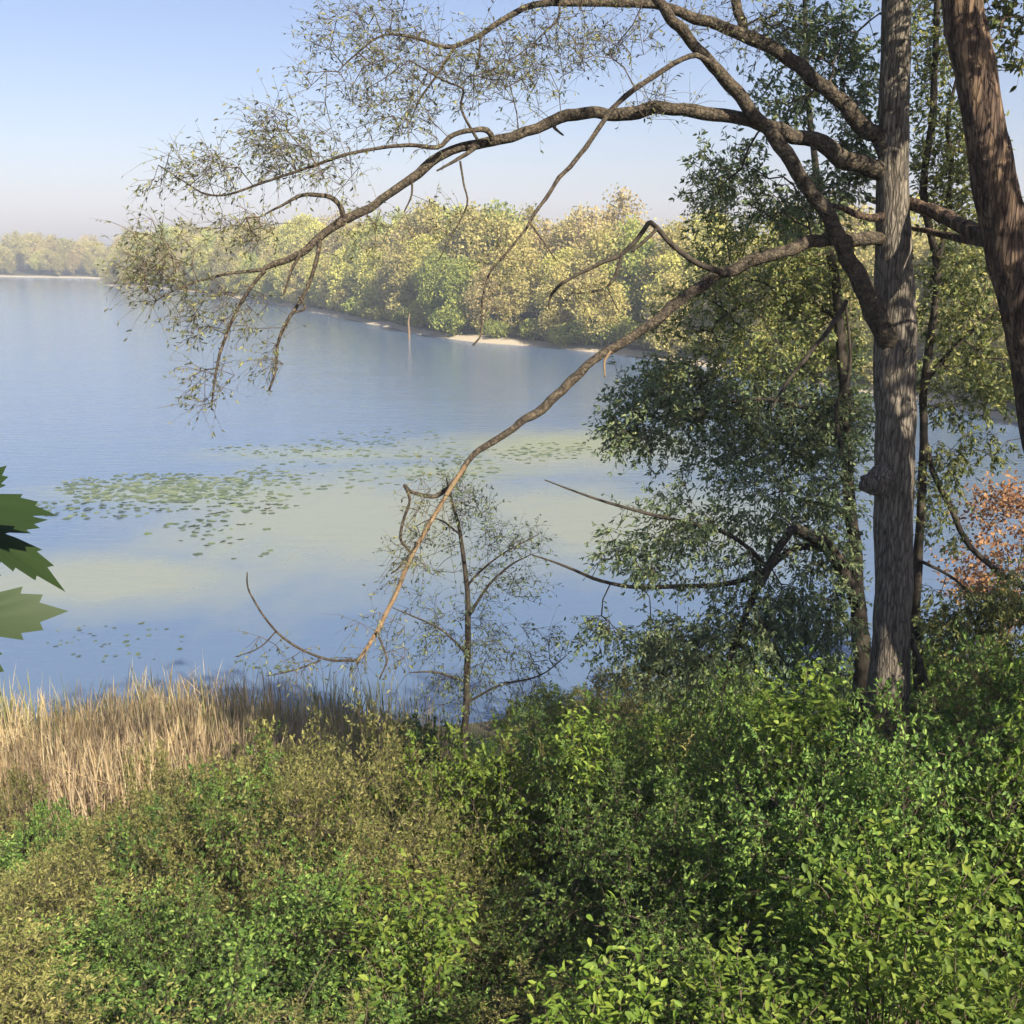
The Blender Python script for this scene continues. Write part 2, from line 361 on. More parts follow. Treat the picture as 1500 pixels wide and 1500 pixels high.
rf = ramp(N, [(0.0, (0, 0, 0)), (0.9, (1, 1, 1))]); L(f1, rf.inputs[0])
scum = mxadd([blob(*W0(830, 650), 16, 9), blob(*W0(480, 665), 16, 6), blob(*W0(240, 720), 14, 6), blob(*W0(640, 690), 12, 5)])
n2 = noise(1.6, 8, 0.75, (0.4, 1.2, 1))
f2 = math_('MULTIPLY_ADD', n2, 1.6, math_('MULTIPLY_ADD', scum, 1.1, -1.1))
rs = ramp(N, [(0.1, (0, 0, 0)), (0.8, (0.8, 0.8, 0.8))]); L(f2, rs.inputs[0])
skyblue_film = N('ShaderNodeMixRGB'); L(rf.outputs[0], skyblue_film.inputs[0]); skyblue_film.inputs[1].default_value = (0.105, 0.16, 0.25, 1); skyblue_film.inputs[2].default_value = (0.23, 0.255, 0.21, 1)  # open-water blue is reflected sky painted into the base colour; grey-green is algae film
skyblue_film_scum = N('ShaderNodeMixRGB'); L(rs.outputs[0], skyblue_film_scum.inputs[0]); L(skyblue_film.outputs[0], skyblue_film_scum.inputs[1]); skyblue_film_scum.inputs[2].default_value = (0.235, 0.26, 0.14, 1)
b = N('ShaderNodeBsdfPrincipled'); b.inputs['IOR'].default_value = 1.33
L(skyblue_film_scum.outputs[0], b.inputs['Base Color'])
rg = N('ShaderNodeMapRange'); rg.inputs['To Min'].default_value = 0.10; rg.inputs['To Max'].default_value = 0.32; L(rf.outputs[0], rg.inputs['Value']); L(rg.outputs[0], b.inputs['Roughness'])
wv = math_('ADD', math_('MULTIPLY', noise(1.1, 5, 0.6, (0.5, 1.6, 1)), 1.0), math_('MULTIPLY', noise(0.12, 3, 0.5, (0.4, 1.5, 1)), 1.2))
bp = N('ShaderNodeBump'); bp.inputs['Strength'].default_value = 0.35; bp.inputs['Distance'].default_value = 0.12; L(wv, bp.inputs['Height']); L(bp.outputs[0], b.inputs['Normal'])
o = N('ShaderNodeOutputMaterial'); L(b.outputs[0], o.inputs[0])
wv_ = np.array([(-460, 12, 0), (60, 12, 0), (60, 520, 0), (-460, 520, 0)], float)
put('water', mesh('water', wv_, [np.array([[0, 1, 2, 3]])], m), kind='structure')

# ------------------------------------------------------------------ a tree generator for wood along the shore
def make_tree(rng, H, crown0, rx, natt, nleaf, LL, LW, clump, lean=0.0, trunk_r=0.2, stems=1, shell=0.25):
    """returns trunk part, leaf part; base at the origin"""
    skel = []; tp = []
    for s in range(stems):
        a = rng.uniform(0, 6.28); sp = (0.10 * H if stems > 1 else 0.03 * H)
        top = np.array([math.cos(a) * sp + lean, math.sin(a) * sp, H * rng.uniform(0.72, 0.85)])
        pts = [np.array([0, 0, -0.3])] + [top * t + rng.normal(0, 0.012 * H, 3) * (t < 1) for t in (0.2, 0.4, 0.6, 0.8, 1.0)]
        p, r = smooth_line(pts, trunk_r * np.array([1.25, 0.9, 0.75, 0.55, 0.35, 0.12]), 3)
        tp.append(tube(p, r, 7, 0.08, rng)); skel += [q for q in p if q[2] > crown0 * 0.7]
    A = []
    while len(A) < natt:
        d = nrm(rng.normal(0, 1, 3)); t = rng.random() ** shell
        p = d * t; z = (p[2] + 1) / 2
        rr = rx * (0.75 + 0.5 * rng.random()) * (0.55 + 0.9 * math.sin(math.pi * min(1, 0.12 + 0.78 * z)) * 0.55)
        A.append(np.array([p[0] * rr + lean * z, p[1] * rr, crown0 + z * (H - crown0)]))
    A = np.array(A)
    br = grow(skel, A, step=H * 0.05, rtip=trunk_r * 0.055, expo=0.5, rmax=trunk_r * 0.45, rng=rng, sides=3)
    tp.append(br)
    c = np.repeat(A, nleaf, 0)
    B = c + rng.normal(0, clump, c.shape) * np.array([1, 1, 0.75])
    D = rng.normal(0, 1, B.shape) + np.array([0, 0, -0.2])
    sc = rng.uniform(0.6, 1.3, len(B))
    return cat_(tp), leaves(B, D, LL * sc, LW * sc, rng, flat=0.62, face=LIGHTV)

KINDS = {'yellow': ('far_yellow', 'yellow-green spring tree'),
         'olive': ('far_olive', 'dull olive half-leafed tree'),
         'brown': ('far_brown', 'brownish sparsely leafed tree'),
         'green': ('far_green', 'fresh green rounded tree')}
protos = {}
for ki, k in enumerate(KINDS):
    protos[k] = []
    for v in range(3):
        rg_ = np.random.default_rng(100 + ki * 10 + v)
        H = 13.0
        dens = {'yellow': 34, 'olive': 28, 'brown': 20, 'green': 36}[k]
        tr, lf = make_tree(rg_, H, [1.3, 2.0, 0.9][v], [3.6, 4.2, 3.2][v], 120, int(dens * 1.25), 0.42, 0.28, 0.62, rg_.uniform(-0.8, 0.8), 0.17, [1, 2, 1][v])
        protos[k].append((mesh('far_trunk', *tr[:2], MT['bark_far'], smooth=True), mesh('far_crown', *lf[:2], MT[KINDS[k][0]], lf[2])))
rf_ = np.random.default_rng(31)
def far_tree(x, y, k, s, zs=1.0):
    d = lake_sd(np.array([x]), np.array([y]))[0]
    lab = KINDS[k][1] + (' at the waterline' if d < 8 else ' inside the wood' if d < 23 else ' at the back of the wood') + (
        ' behind the big trunks' if y < 100 else ' near the dead trunk' if y < 185 else ' along the receding far shore' if y < 345 else ' on the most distant shore')
    v = int(rf_.integers(3)); tm, cm = protos[k][v]
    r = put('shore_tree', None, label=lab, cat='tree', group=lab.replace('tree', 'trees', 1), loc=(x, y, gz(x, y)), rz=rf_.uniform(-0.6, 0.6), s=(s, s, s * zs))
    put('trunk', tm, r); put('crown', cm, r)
# walk the shoreline and plant rows
shore = LAKE[5:19]
seg = np.linalg.norm(np.diff(shore, axis=0), axis=1); cum = np.concatenate([[0], np.cumsum(seg)])
def on_shore(d):
    i = min(int(np.searchsorted(cum, d, 'right')) - 1, len(seg) - 1); t = (d - cum[i]) / seg[i]
    e = (shore[i + 1] - shore[i]) / seg[i]
    return shore[i] * (1 - t) + shore[i + 1] * t, np.array([e[1], -e[0]])
for row, (off, gap) in enumerate(((4.0, 4.4), (9.5, 5.2), (17, 5.8), (28, 7.0))):
    d = 6.0 + row * 1.7
    while d < cum[-1]:
        p, nn = on_shore(d)
        q = p + nn * (off + rf_.uniform(-2.0, 2.5)) + rf_.normal(0, 0.8, 2)
        far = q[1]
        d += gap * rf_.uniform(0.75, 1.3) * (1.0 + max(0, (far - 130)) / 700)
        if lake_sd(q[:1], q[1:2])[0] < 1.5: continue
        if q[0] > 0.52 * q[1] + 8: continue
        pk = [0.45, 0.27, 0.16, 0.12] if far < 220 else [0.27, 0.40, 0.25, 0.08]
        k = list(KINDS)[int(rf_.choice(4, p=pk))]
        s = rf_.uniform(0.78, 1.05) * (0.72 if row == 0 else 1.0) * (1.12 if 150 < far < 380 else 1.0) * (0.72 if far < 95 else 1.0)
        far_tree(q[0], q[1], k, s, rf_.uniform(0.9, 1.2))
far_tree(*(P(735, 400, 158)[:2]), 'green', 1.15, 1.1)
# low shrubs on the far waterline
sh_m = []
for v in range(3):
    rg_ = np.random.default_rng(200 + v)
    tr, lf = make_tree(rg_, 3.4, 0.3, 2.1, 45, 34, 0.34, 0.22, 0.34, 0, 0.05, 3)
    sh_m.append((mesh('shore_shrub_stems', *tr[:2], MT['bark_far']), lf))
shm = {c: [mesh('shore_shrub_leaves', *lf[:2], MT[c], lf[2]) for _, lf in sh_m] for c in ('far_green', 'far_olive', 'far_yellow')}
d = 4.0
while d < cum[-1] * 0.62:
    p, nn = on_shore(d); q = p + nn * rf_.uniform(1.2, 3.2)
    d += rf_.uniform(1.8, 4.6) * (1 + max(0, q[1] - 120) / 200)
    if lake_sd(q[:1], q[1:2])[0] < 0.8: continue
    c = ['far_green', 'far_olive', 'far_yellow'][int(rf_.choice(3, p=[0.35, 0.35, 0.3]))]; v = int(rf_.integers(3))
    r = put('shore_shrub', None, label={'far_green': 'low green', 'far_olive': 'low olive', 'far_yellow': 'low yellow-green'}[c] + ' shrub at the waterline of the far shore', cat='shrub',
            group=c[4:] + ' shrubs on the far waterline', loc=(q[0], q[1], gz(*q)), rz=rf_.uniform(0, 6), s=rf_.uniform(0.6, 1.25))
    put('stem', sh_m[v][0], r); put('foliage', shm[c][v], r)
# the dead trunk standing in the shallows
x, y = W0(599, 497); pt, rr = smooth_line([(x, y, -0.6), (x + .05, y, 1.0), (x - 0.02, y, 2.2), (x + 0.16, y, 3.3)], [0.17, 0.14, 0.12, 0.07], 4)
put('dead_trunk', mesh('dead_trunk', *tube(pt, rr, 8, 0.15)[:2], MT['twig_tan'], smooth=True), label='thin bare dead trunk standing in the shallows of the far shore', cat='dead trunk')

# sunlit spots: openings that the crowns leave for the light
GAPS = [(P(1300, 985, 10.7), 0.33), (P(1420, 150, 9.3), 0.35), (P(1250, 1240, 5.8), 0.7), (P(1380, 1270, 5.4), 0.8), (P(1120, 1400, 4.6), 0.6), (P(870, 1450, 4.2), 0.7), (P(1120, 560, 13.3), 0.6), (P(1010, 580, 13.2), 0.5), (P(1120, 400, 13.3), 0.5), (P(1420, 520, 13), 0.5), (P(600, 1330, 6), 0.6), (P(1190, 205, 10.9), 0.4), (P(1080, 150, 10.0), 0.4), (P(1000, 1150, 8.5), 0.5), (P(1200, 970, 9.8), 0.45), (P(1370, 310, 10.9), 0.3), (P(740, 640, 9.6), 0.6), (P(860, 1100, 9.5), 0.5)]
def gap_keep(B):
    k = np.ones(len(B), bool)
    for p, r in GAPS:
        d = B - p; a = d @ SUN
        k &= ~((np.linalg.norm(d - a[:, None] * SUN, axis=1) < r) & (a > 1.0))
    return k
# ------------------------------------------------------------------ near trees, traced limb by limb
def trace(pts, Y0, Y1, wig=0.0, k=4, rough=0.1, sides=9, slim=0.88):
    n = len(pts); w3 = []; r3 = []
    for i, (px, py, hw) in enumerate(pts):
        t = i / (n - 1); Y = Y0 + (Y1 - Y0) * t + (wig * math.sin(i * 1.7 + px) if 0 < i < n - 1 else 0)
        w3.append(P(px, py, Y)); r3.append(M(hw * slim, py, Y))
    p, r = smooth_line(w3, r3, k)
    q = RNG.normal(0, 1, p.shape); q[1:-1] = (q[:-2] + q[1:-1] * 2 + q[2:]) / 4; q[0] = q[-1] = 0
    p = p + q * r[:, None] * (0.25 if pts[0][2] < 25 else 0.05)
    return p, tube(p, r, sides, rough)
class Tree:
    def __init__(s, name, label, cat, base, group=None):
        s.base = np.array(base, float); s.sk = []; s.root = put(name, None, label=label, cat=cat, group=group, loc=base)
    def limb(s, name, pts, Y0, Y1, mat, parent=None, label=None, **kw):
        p, t = trace(pts, Y0, Y1, **kw); s.sk += list(p)
        v = t[0] - s.base
        return put(name, mesh(name, v, t[1], MT[mat], smooth=True), parent or s.root, label=label)
    def crown(s, blobs, leafmat_, twigmat, nt=3, nl=6, TL=0.3, LL=0.07, LW=0.018, seed=1, droop=0.35, flat=0.5, keep=None, step=0.25, spread=1.0, rtip=0.003, skel=None, name='foliage', rmax=0.03, mult=1.0, world=()):
        rng = np.random.default_rng(seed); A = []
        for (px, py, Y, rx, ry, dz, n) in blobs:
            for _ in range(int(n * mult)):
                d = rng.normal(0, 1, 3); d = d / np.linalg.norm(d) * rng.random() ** 0.4
                A.append(P(px + d[0] * rx, py + d[1] * ry, Y + d[2] * dz))
        for (x_, y_, z_, rx, ry, rz_, n) in world:
            for _ in range(n):
                d = rng.normal(0, 1, 3); d = d / np.linalg.norm(d) * rng.random() ** 0.4
                A.append(np.array([x_, y_, z_]) + d * np.array([rx, ry, rz_]))
        A = np.array(A); A = A[gap_keep(A)]; sk = s.sk if skel is None else skel
        g = grow(sk, A, step=step, rng=rng, rtip=rtip, rmax=rmax)
        tw, lf = sprays(A, np.mean(sk, 0), nt, nl, TL, LL, LW, rng, droop, flat, spread, r=rtip * 0.8, face=LIGHTV)
        both = cat_([g, tw])
        put('twigs', mesh('twigs', both[0] - s.base, both[1], MT[twigmat]), s.root, kind='stuff')
        put(name, mesh(name, lf[0] - s.base, lf[1], MT[leafmat_], lf[2]), s.root, kind='stuff')

# --- the big grey tree
tb = P(1298, 1150, 11.0); zb = gz(tb[0], tb[1])
T = Tree('grey_tree', 'tall grey-barked tree with long bare limbs arching over the water', 'tree', (tb[0], tb[1], zb))
base = [(1296, 1230, 42), (1298, 1130, 36), (1301, 1030, 31), (1306, 930, 27), (1309, 830, 27), (1309, 740, 27), (1311, 640, 29), (1313, 540, 31), (1312, 460, 29), (1309, 380, 26), (1308, 300, 24), (1308, 200, 22), (1311, 100, 21), (1313, 0, 20), (1317, -150, 16), (1322, -350, 11), (1330, -560, 5)]
trunk = T.limb('trunk', base, 11, 11, 'bark_grey', k=5, rough=0.045, sides=20, slim=1.0)
# stub / burl on the trunk
T.limb('burl', [(1306, 704, 22), (1288, 704, 22), (1274, 707, 17), (1265, 709, 9)], 10.98, 10.86, 'bark_grey', k=4, rough=0.22, sides=12)
BL = 'bark_limb'
A1 = T.limb('limb', [(1306, 510, 20), (1283, 455, 18), (1255, 395, 15), (1222, 335, 13), (1180, 265, 12), (1130, 197, 11.5), (1085, 142, 11), (1045, 97, 10), (1010, 57, 9.5), (983, 25, 9), (950, -15, 8), (890, -70, 6), (820, -120, 3)], 10.95, 9.9, BL, k=5, rough=0.07)
T.limb('branch', [(1040, 90, 5), (1012, 82, 4.5), (960, 110, 4.5), (905, 150, 4.5), (880, 185, 4.2), (850, 225, 4), (820, 260, 3.6), (800, 290, 3.2), (780, 318, 2.8), (768, 338, 2.2), (740, 372, 2), (716, 402, 1.9), (707, 440, 1.8), (705, 488, 1.7), (693, 506, 1.3)], 9.98, 9.3, BL, A1)
T.limb('branch', [(776, 326, 2), (795, 352, 1.6), (815, 382, 1)], 9.5, 9.4, BL, A1)
B1 = T.limb('limb', [(1300, 262, 17), (1270, 243, 16), (1232, 226, 15), (1195, 208, 13), (1150, 194, 12), (1110, 180, 11.5), (1060, 168, 11), (1000, 161, 10.5), (945, 160, 11), (900, 168, 10), (862, 165, 10), (820, 173, 9.5), (780, 190, 9), (740, 203, 8.5), (700, 213, 8), (650, 223, 8), (612, 253, 7.5), (570, 286, 7), (532, 309, 7), (500, 322, 8), (470, 346, 7), (440, 371, 6), (405, 386, 5), (385, 396, 4)], 11.0, 9.3, BL, k=4, rough=0.09)
for pts, y0, y1 in (
    ([(503, 320, 5), (497, 300, 4.5), (475, 287, 4), (442, 286, 3.2), (412, 302, 2.2), (380, 318, 1.2)], 9.6, 9.4),
    ([(468, 352, 4), (462, 385, 3.6), (445, 432, 3.2), (420, 470, 2.8), (407, 505, 2.6), (403, 545, 2.2), (394, 572, 1.6)], 9.5, 9.2),
    ([(438, 434, 2.6), (446, 452, 2), (428, 460, 1.5), (420, 480, 1)], 9.3, 9.2),
    ([(388, 395, 3.2), (340, 400, 2.6), (300, 409, 2), (262, 422, 1.5), (230, 440, 1)], 9.3, 9.0),
    ([(388, 397, 3.2), (360, 432, 2.8), (335, 480, 2.5), (322, 520, 2.3), (314, 560, 1.9), (310, 600, 1)], 9.3, 9.0),
    ([(440, 372, 3), (425, 400, 2.5), (416, 430, 2)], 9.4, 9.3),
    ([(722, 205, 5), (716, 193, 5), (700, 190, 4.6), (665, 198, 4.2), (640, 215, 4), (600, 213, 3.4), (550, 218, 3), (500, 229, 2.8), (450, 246, 2.4), (385, 268, 2.2), (335, 285, 1.9), (300, 284, 1.6), (270, 266, 1.3), (232, 242, 1)], 9.9, 9.3),
    ([(696, 216, 4), (672, 233, 3.2), (640, 250, 1.5)], 9.8, 9.6),
    ([(674, 236, 2), (679, 268, 1.8), (684, 300, 1.5), (662, 345, 1.1), (642, 382, 0.8)], 9.7, 9.6),
    ([(822, 173, 3.5), (812, 186, 3), (825, 198, 1.5)], 10.0, 9.95),
    ([(603, 262, 2), (603, 285, 1.7), (592, 310, 1.1)], 9.7, 9.7),
    ([(700, 205, 2.6), (676, 160, 2.2), (678, 130, 1.9), (650, 118, 1.6), (600, 88, 1)], 9.8, 9.7)):
    T.limb('branch', pts, y0, y1, BL, B1, rough=0.06, sides=7)
C1 = T.limb('limb', [(1306, 232, 16), (1285, 200, 15), (1260, 180, 14), (1228, 147, 13), (1190, 112, 12), (1150, 82, 11.5), (1100, 56, 11), (1050, 36, 9.5), (1008, 22, 8.5), (960, 8, 7), (900, 2, 6.5), (850, 4, 6), (795, 4, 5.5), (740, 26, 4.8), (700, 52, 4), (655, 69, 3.4), (610, 56, 2.6), (560, 52, 2), (515, 85, 1.3), (495, 105, 0.8)], 11.0, 10.3, BL, k=4, rough=0.08)
for pts, y0, y1 in (
    ([(1094, 54, 9), (1080, 20, 8.5), (1072, -30, 8), (1060, -120, 6), (1040, -240, 3)], 11.0, 11.2),
    ([(668, 66, 2.5), (640, 110, 2), (615, 145, 1.6), (600, 180, 1)], 10.4, 10.3),
    ([(705, 50, 2), (700, 90, 1.6), (693, 110, 1)], 10.4, 10.3),
    ([(820, 4, 2), (818, 25, 1.8), (790, 55, 1.3), (760, 80, 0.9)], 10.5, 10.4)):
    T.limb('branch', pts, y0, y1, BL, C1, rough=0.06, sides=7)
D1 = T.limb('limb', [(1308, 352, 13), (1285, 350, 12), (1240, 350, 11), (1190, 356, 11), (1150, 366, 11), (1100, 383, 10.5), (1060, 401, 10), (1020, 425, 9.5), (980, 452, 9), (930, 490, 8), (890, 516, 7.5), (860, 535, 7), (832, 563, 8), (800, 595, 8), (770, 613, 7), (740, 637, 6), (702, 660, 5), (682, 684, 4.8), (658, 714, 4.5), (640, 726, 4), (615, 725, 3.5), (600, 718, 3), (593, 711, 2.8), (600, 732, 2.6), (590, 766, 2.5), (587, 790, 2.4), (600, 808, 2)], 11.0, 9.3, BL, k=4, rough=0.1)
for pts, y0, y1, mt in (
    ([(682, 682, 4.2), (642, 745, 4), (617, 790, 4), (592, 838, 4), (570, 890, 4), (545, 938, 4), (523, 970, 3)], 9.55, 9.1, 'twig_tan'),
    ([(525, 968, 2.6), (480, 966, 2.3), (432, 946, 2.2), (400, 920, 2), (376, 886, 1.8), (363, 860, 1.5), (362, 838, 1)], 9.1, 8.9, BL),
    ([(470, 967, 1.6), (430, 982, 1.4), (390, 990, 1)], 9.0, 8.95, BL),
    ([(405, 924, 1.4), (378, 950, 1.1), (345, 962, 0.8)], 9.0, 8.95, BL),
    ([(612, 795, 2), (586, 830, 1.8), (573, 840, 1.3)], 9.35, 9.3, BL),
    ([(552, 925, 2), (566, 965, 1.7), (556, 995, 1.2)], 9.15, 9.1, BL),
    ([(1062, 402, 6), (1022, 386, 5), (988, 362, 4.8), (966, 338, 4.4), (953, 325, 4.2), (943, 338, 4), (922, 362, 4), (905, 375, 3.8), (868, 391, 3.2), (830, 411, 2.8), (808, 430, 2.6), (804, 452, 1.6)], 10.4, 9.9, 'bark_dark'),
    ([(962, 335, 3), (945, 352, 3), (926, 368, 3)], 10.1, 10.0, 'bark_dark'),
    ([(911, 373, 3), (903, 400, 2.7), (889, 421, 2.5), (862, 428, 2), (838, 430, 1.2)], 10.0, 9.9, 'bark_dark'),
    ([(890, 421, 1.8), (898, 440, 1.5), (906, 455, 0.9)], 9.95, 9.9, 'bark_dark'),
    ([(895, 514, 2.4), (886, 530, 2.2), (886, 552, 1.4)], 10.0, 9.95, 'twig_tan')):
    T.limb('branch', pts, y0, y1, mt, D1, rough=0.07, sides=7)
T.limb('limb', [(1300, 315, 8), (1268, 318, 6), (1235, 305, 5), (1205, 298, 3)], 10.95, 10.6, 'bark_red')
T.limb('limb', [(1335, 935, 5), (1352, 985, 4.5), (1380, 1055, 4)], 10.9, 10.5, 'bark_dark')
T.limb('limb', [(1240, 440, 4), (1215, 480, 4), (1180, 525, 3.5), (1150, 565, 2.5), (1130, 600, 1.5)], 10.9, 10.5, 'bark_dark')
# fine sparse twigs over the water and the leaves on them
T.crown([(545, 50, 10.4, 90, 60, .6, 42), (500, 150, 10, 60, 60, .5, 14), (400, 205, 9.5, 55, 60, .4, 30), (290, 250, 9.3, 75, 40, .4, 22),
         (240, 385, 9.1, 55, 70, .4, 34), (330, 450, 9.2, 80, 50, .4, 24), (312, 560, 9.1, 35, 45, .3, 9), (395, 520, 9.2, 30, 45, .3, 5), (690, 90, 10.2, 120, 60, .6, 48),
         (850, 60, 10.3, 120, 55, .6, 42), (600, 140, 10, 90, 55, .5, 24), (470, 245, 9.6, 80, 35, .4, 18), (760, 130, 10.1, 80, 60, .5, 20), (960, 150, 10.3, 60, 40, .4, 8), (600, 190, 9.8, 80, 30, .4, 10),
         (360, 330, 9.3, 70, 40, .4, 14), (555, 940, 9.1, 50, 60, .3, 9), (600, 800, 9.25, 50, 60, .3, 8), (640, 720, 9.3, 40, 30, .3, 6), (430, 950, 9.0, 60, 40, .2, 5), (730, 400, 9.4, 50, 90, .3, 7), (860, 420, 9.9, 50, 30, .3, 6), (560, 330, 9.6, 60, 40, .3, 8), (660, 320, 9.6, 40, 60, .3, 5), (1080, 40, 10.9, 90, 50, .5, 24)],
        'leaf_willow', 'twig', 5, 3, 0.32, 0.044, 0.015, mult=1.45, seed=3, droop=0.3, rtip=0.0026)
T.crown([(1060, 250, 11.4, 60, 50, .5, 36), (1170, 300, 11.5, 100, 60, .6, 70), (1200, 60, 11.6, 90, 70, .6, 80), (1250, 160, 11.6, 40, 100, .5, 50), (1140, 150, 11.5, 60, 50, .5, 30), (1240, 250, 11.5, 40, 60, .4, 30)],
        'leaf_blue', 'twig', 3, 7, 0.26, 0.062, 0.026, mult=1.5, seed=4, rtip=0.003)
T.crown([(1150, -250, 11, 260, 150, 1.8, 40), (1400, -260, 11, 160, 130, 1.5, 24), (800, -200, 10.5, 260, 90, 1.2, 40)], 'leaf_blue', 'twig', 3, 8, 0.3, 0.10, 0.045, mult=1.7, seed=5, rtip=0.004, step=0.4)

# --- the leaning red-brown tree at the right edge
rb = P(1640, 1250, 9.6)
R = Tree('leaning_tree', 'leaning reddish-brown tree trunk with peeling bark at the right of the bank', 'tree', (rb[0], rb[1], gz(rb[0], rb[1])))
R.limb('trunk', [(1655, 1330, 44), (1625, 1150, 41), (1592, 950, 40), (1560, 780, 39), (1535, 650, 38), (1512, 520, 37), (1490, 420, 36), (1468, 320, 36), (1445, 220, 35), (1430, 120, 33), (1414, 40, 32), (1404, -40, 31), (1390, -180, 26), (1370, -360, 18), (1360, -560, 7)], 9.6, 9.6, 'bark_red', k=5, rough=0.07, sides=18)
r1_ = R.limb('limb', [(1462, 350, 16), (1430, 340, 14), (1400, 328, 13), (1370, 312, 12), (1340, 303, 11), (1300, 300, 8), (1270, 290, 4)], 9.65, 11.6, 'bark_red', rough=0.1)
R.limb('limb', [(1460, 362, 8), (1420, 352, 7), (1390, 346, 6), (1355, 338, 5), (1330, 335, 3)], 9.65, 11.3, 'bark_red')
R.crown([(1480, 60, 10.2, 70, 90, .6, 60), (1490, 230, 10.6, 50, 90, .5, 30), (1520, -200, 9.8, 200, 170, 1.8, 140), (1750, -100, 9.6, 180, 250, 1.8, 120), (1700, 300, 9.8, 120, 200, 1.2, 60)], 'leaf_right', 'twig', 3, 7, 0.28, 0.08, 0.034, mult=1.3, seed=6, rtip=0.0035)

R.crown([], 'leaf_right', 'twig', 3, 8, 0.34, 0.12, 0.055, seed=14, rtip=0.004, step=0.5, rmax=0.06, world=[(4.4, 6.2, 17.3, 2.4, 2.0, 1.4, 36), (6.5, 7.5, 16.5, 1.8, 1.8, 1.6, 40)])  # unseen extra foliage above the view, added to shade the limbs

# --- the arching tree behind the trunk, its leafy crown over the water
sb = P(1266, 1120, 12.6)
S = Tree('arching_tree', 'leafy tree with a bent arching stem behind the grey trunk', 'tree', (sb[0], sb[1], gz(sb[0], sb[1])))
S.limb('trunk', [(1268, 1230, 20), (1266, 1100, 19), (1264, 1000, 17), (1261, 930, 16), (1254, 880, 15), (1240, 842, 14), (1216, 803, 12.5), (1190, 785, 11), (1162, 776, 9), (1142, 800, 8), (1120, 842, 8), (1096, 890, 7), (1076, 940, 6), (1062, 1000, 5), (1054, 1060, 3.5)], 12.6, 12.0, 'bark_dark', k=4, rough=0.14, sides=12, slim=0.75)
s2 = S.limb('limb', [(1262, 935, 13), (1256, 840, 11), (1246, 740, 10), (1236, 600, 9), (1229, 450, 8), (1205, 320, 6.5), (1188, 180, 5), (1180, 40, 4), (1176, -100, 2)], 12.7, 13.6, 'bark_dark', k=4)
for pts, y0, y1 in (
    ([(1218, 806, 7), (1165, 802, 6), (1115, 838, 5), (1062, 855, 4.5), (1000, 858, 4), (940, 861, 3.5), (880, 850, 3), (830, 830, 2.3), (780, 813, 1.2)], 12.5, 11.8),
    ([(1120, 828, 4.5), (1100, 806, 4), (1060, 780, 3.4), (1000, 764, 3), (920, 745, 2.6), (860, 726, 2), (798, 703, 1)], 12.3, 11.7),
    ([(1240, 640, 5), (1180, 600, 4), (1110, 585, 3), (1020, 600, 2), (940, 615, 1)], 13.2, 13.0),
    ([(1230, 470, 5), (1180, 440, 4), (1120, 430, 3), (1050, 470, 2)], 13.4, 13.3),
    ([(1240, 700, 4), (1225, 600, 3.5), (1245, 540, 3), (1238, 440, 2)], 12.8, 12.6),
    ([(1078, 935, 3), (1040, 960, 2.4), (1000, 1000, 1.5)], 12.1, 11.9)):
    S.limb('limb', pts, y0, y1, 'bark_dark', rough=0.07, sides=7)
S.crown([(1120, 400, 13.4, 120, 90, .8, 120), (1200, 430, 13.6, 70, 170, .6, 100), (1060, 470, 13.6, 110, 60, .7, 60), (1150, 520, 13.5, 120, 60, .8, 90), (1060, 310, 13.4, 60, 50, .5, 26), (1030, 545, 13.3, 80, 30, .5, 34)],
        'leaf_right', 'bark_dark', 4, 7, 0.30, 0.062, 0.026, mult=1.35, seed=8, rtip=0.003)  # upper leaves yellower: their sunlit tone is painted by the leaf colour
S.crown([(1000, 590, 13.2, 115, 48, .7, 130), (930, 640, 13.0, 55, 36, .4, 40), (1150, 610, 13.4, 130, 70, .8, 150), (1080, 670, 13.2, 115, 50, .6, 80), (1220, 620, 13.2, 50, 60, .5, 50), (1220, 690, 12.8, 50, 60, .4, 40), (1150, 730, 12.8, 80, 45, .5, 36),
         (1140, 910, 12.2, 130, 55, .6, 85), (990, 930, 12.0, 70, 35, .5, 30), (1210, 860, 12.4, 40, 60, .4, 30), (1000, 810, 12.0, 120, 60, .5, 30), (1120, 860, 12.3, 90, 70, .5, 44), (1000, 985, 12.0, 110, 35, .5, 40), (1180, 990, 12.2, 70, 40, .4, 30), (1060, 760, 12.6, 160, 60, .8, 70), (940, 800, 12.2, 80, 50, .5, 24), (1200, 780, 12.6, 60, 60, .5, 40), (900, 930, 12.0, 60, 40, .4, 16), (1080, 940, 12.2, 150, 50, .7, 70)],
        'leaf_blue', 'bark_dark', 4, 7, 0.30, 0.062, 0.026, mult=1.55, seed=12, rtip=0.003)
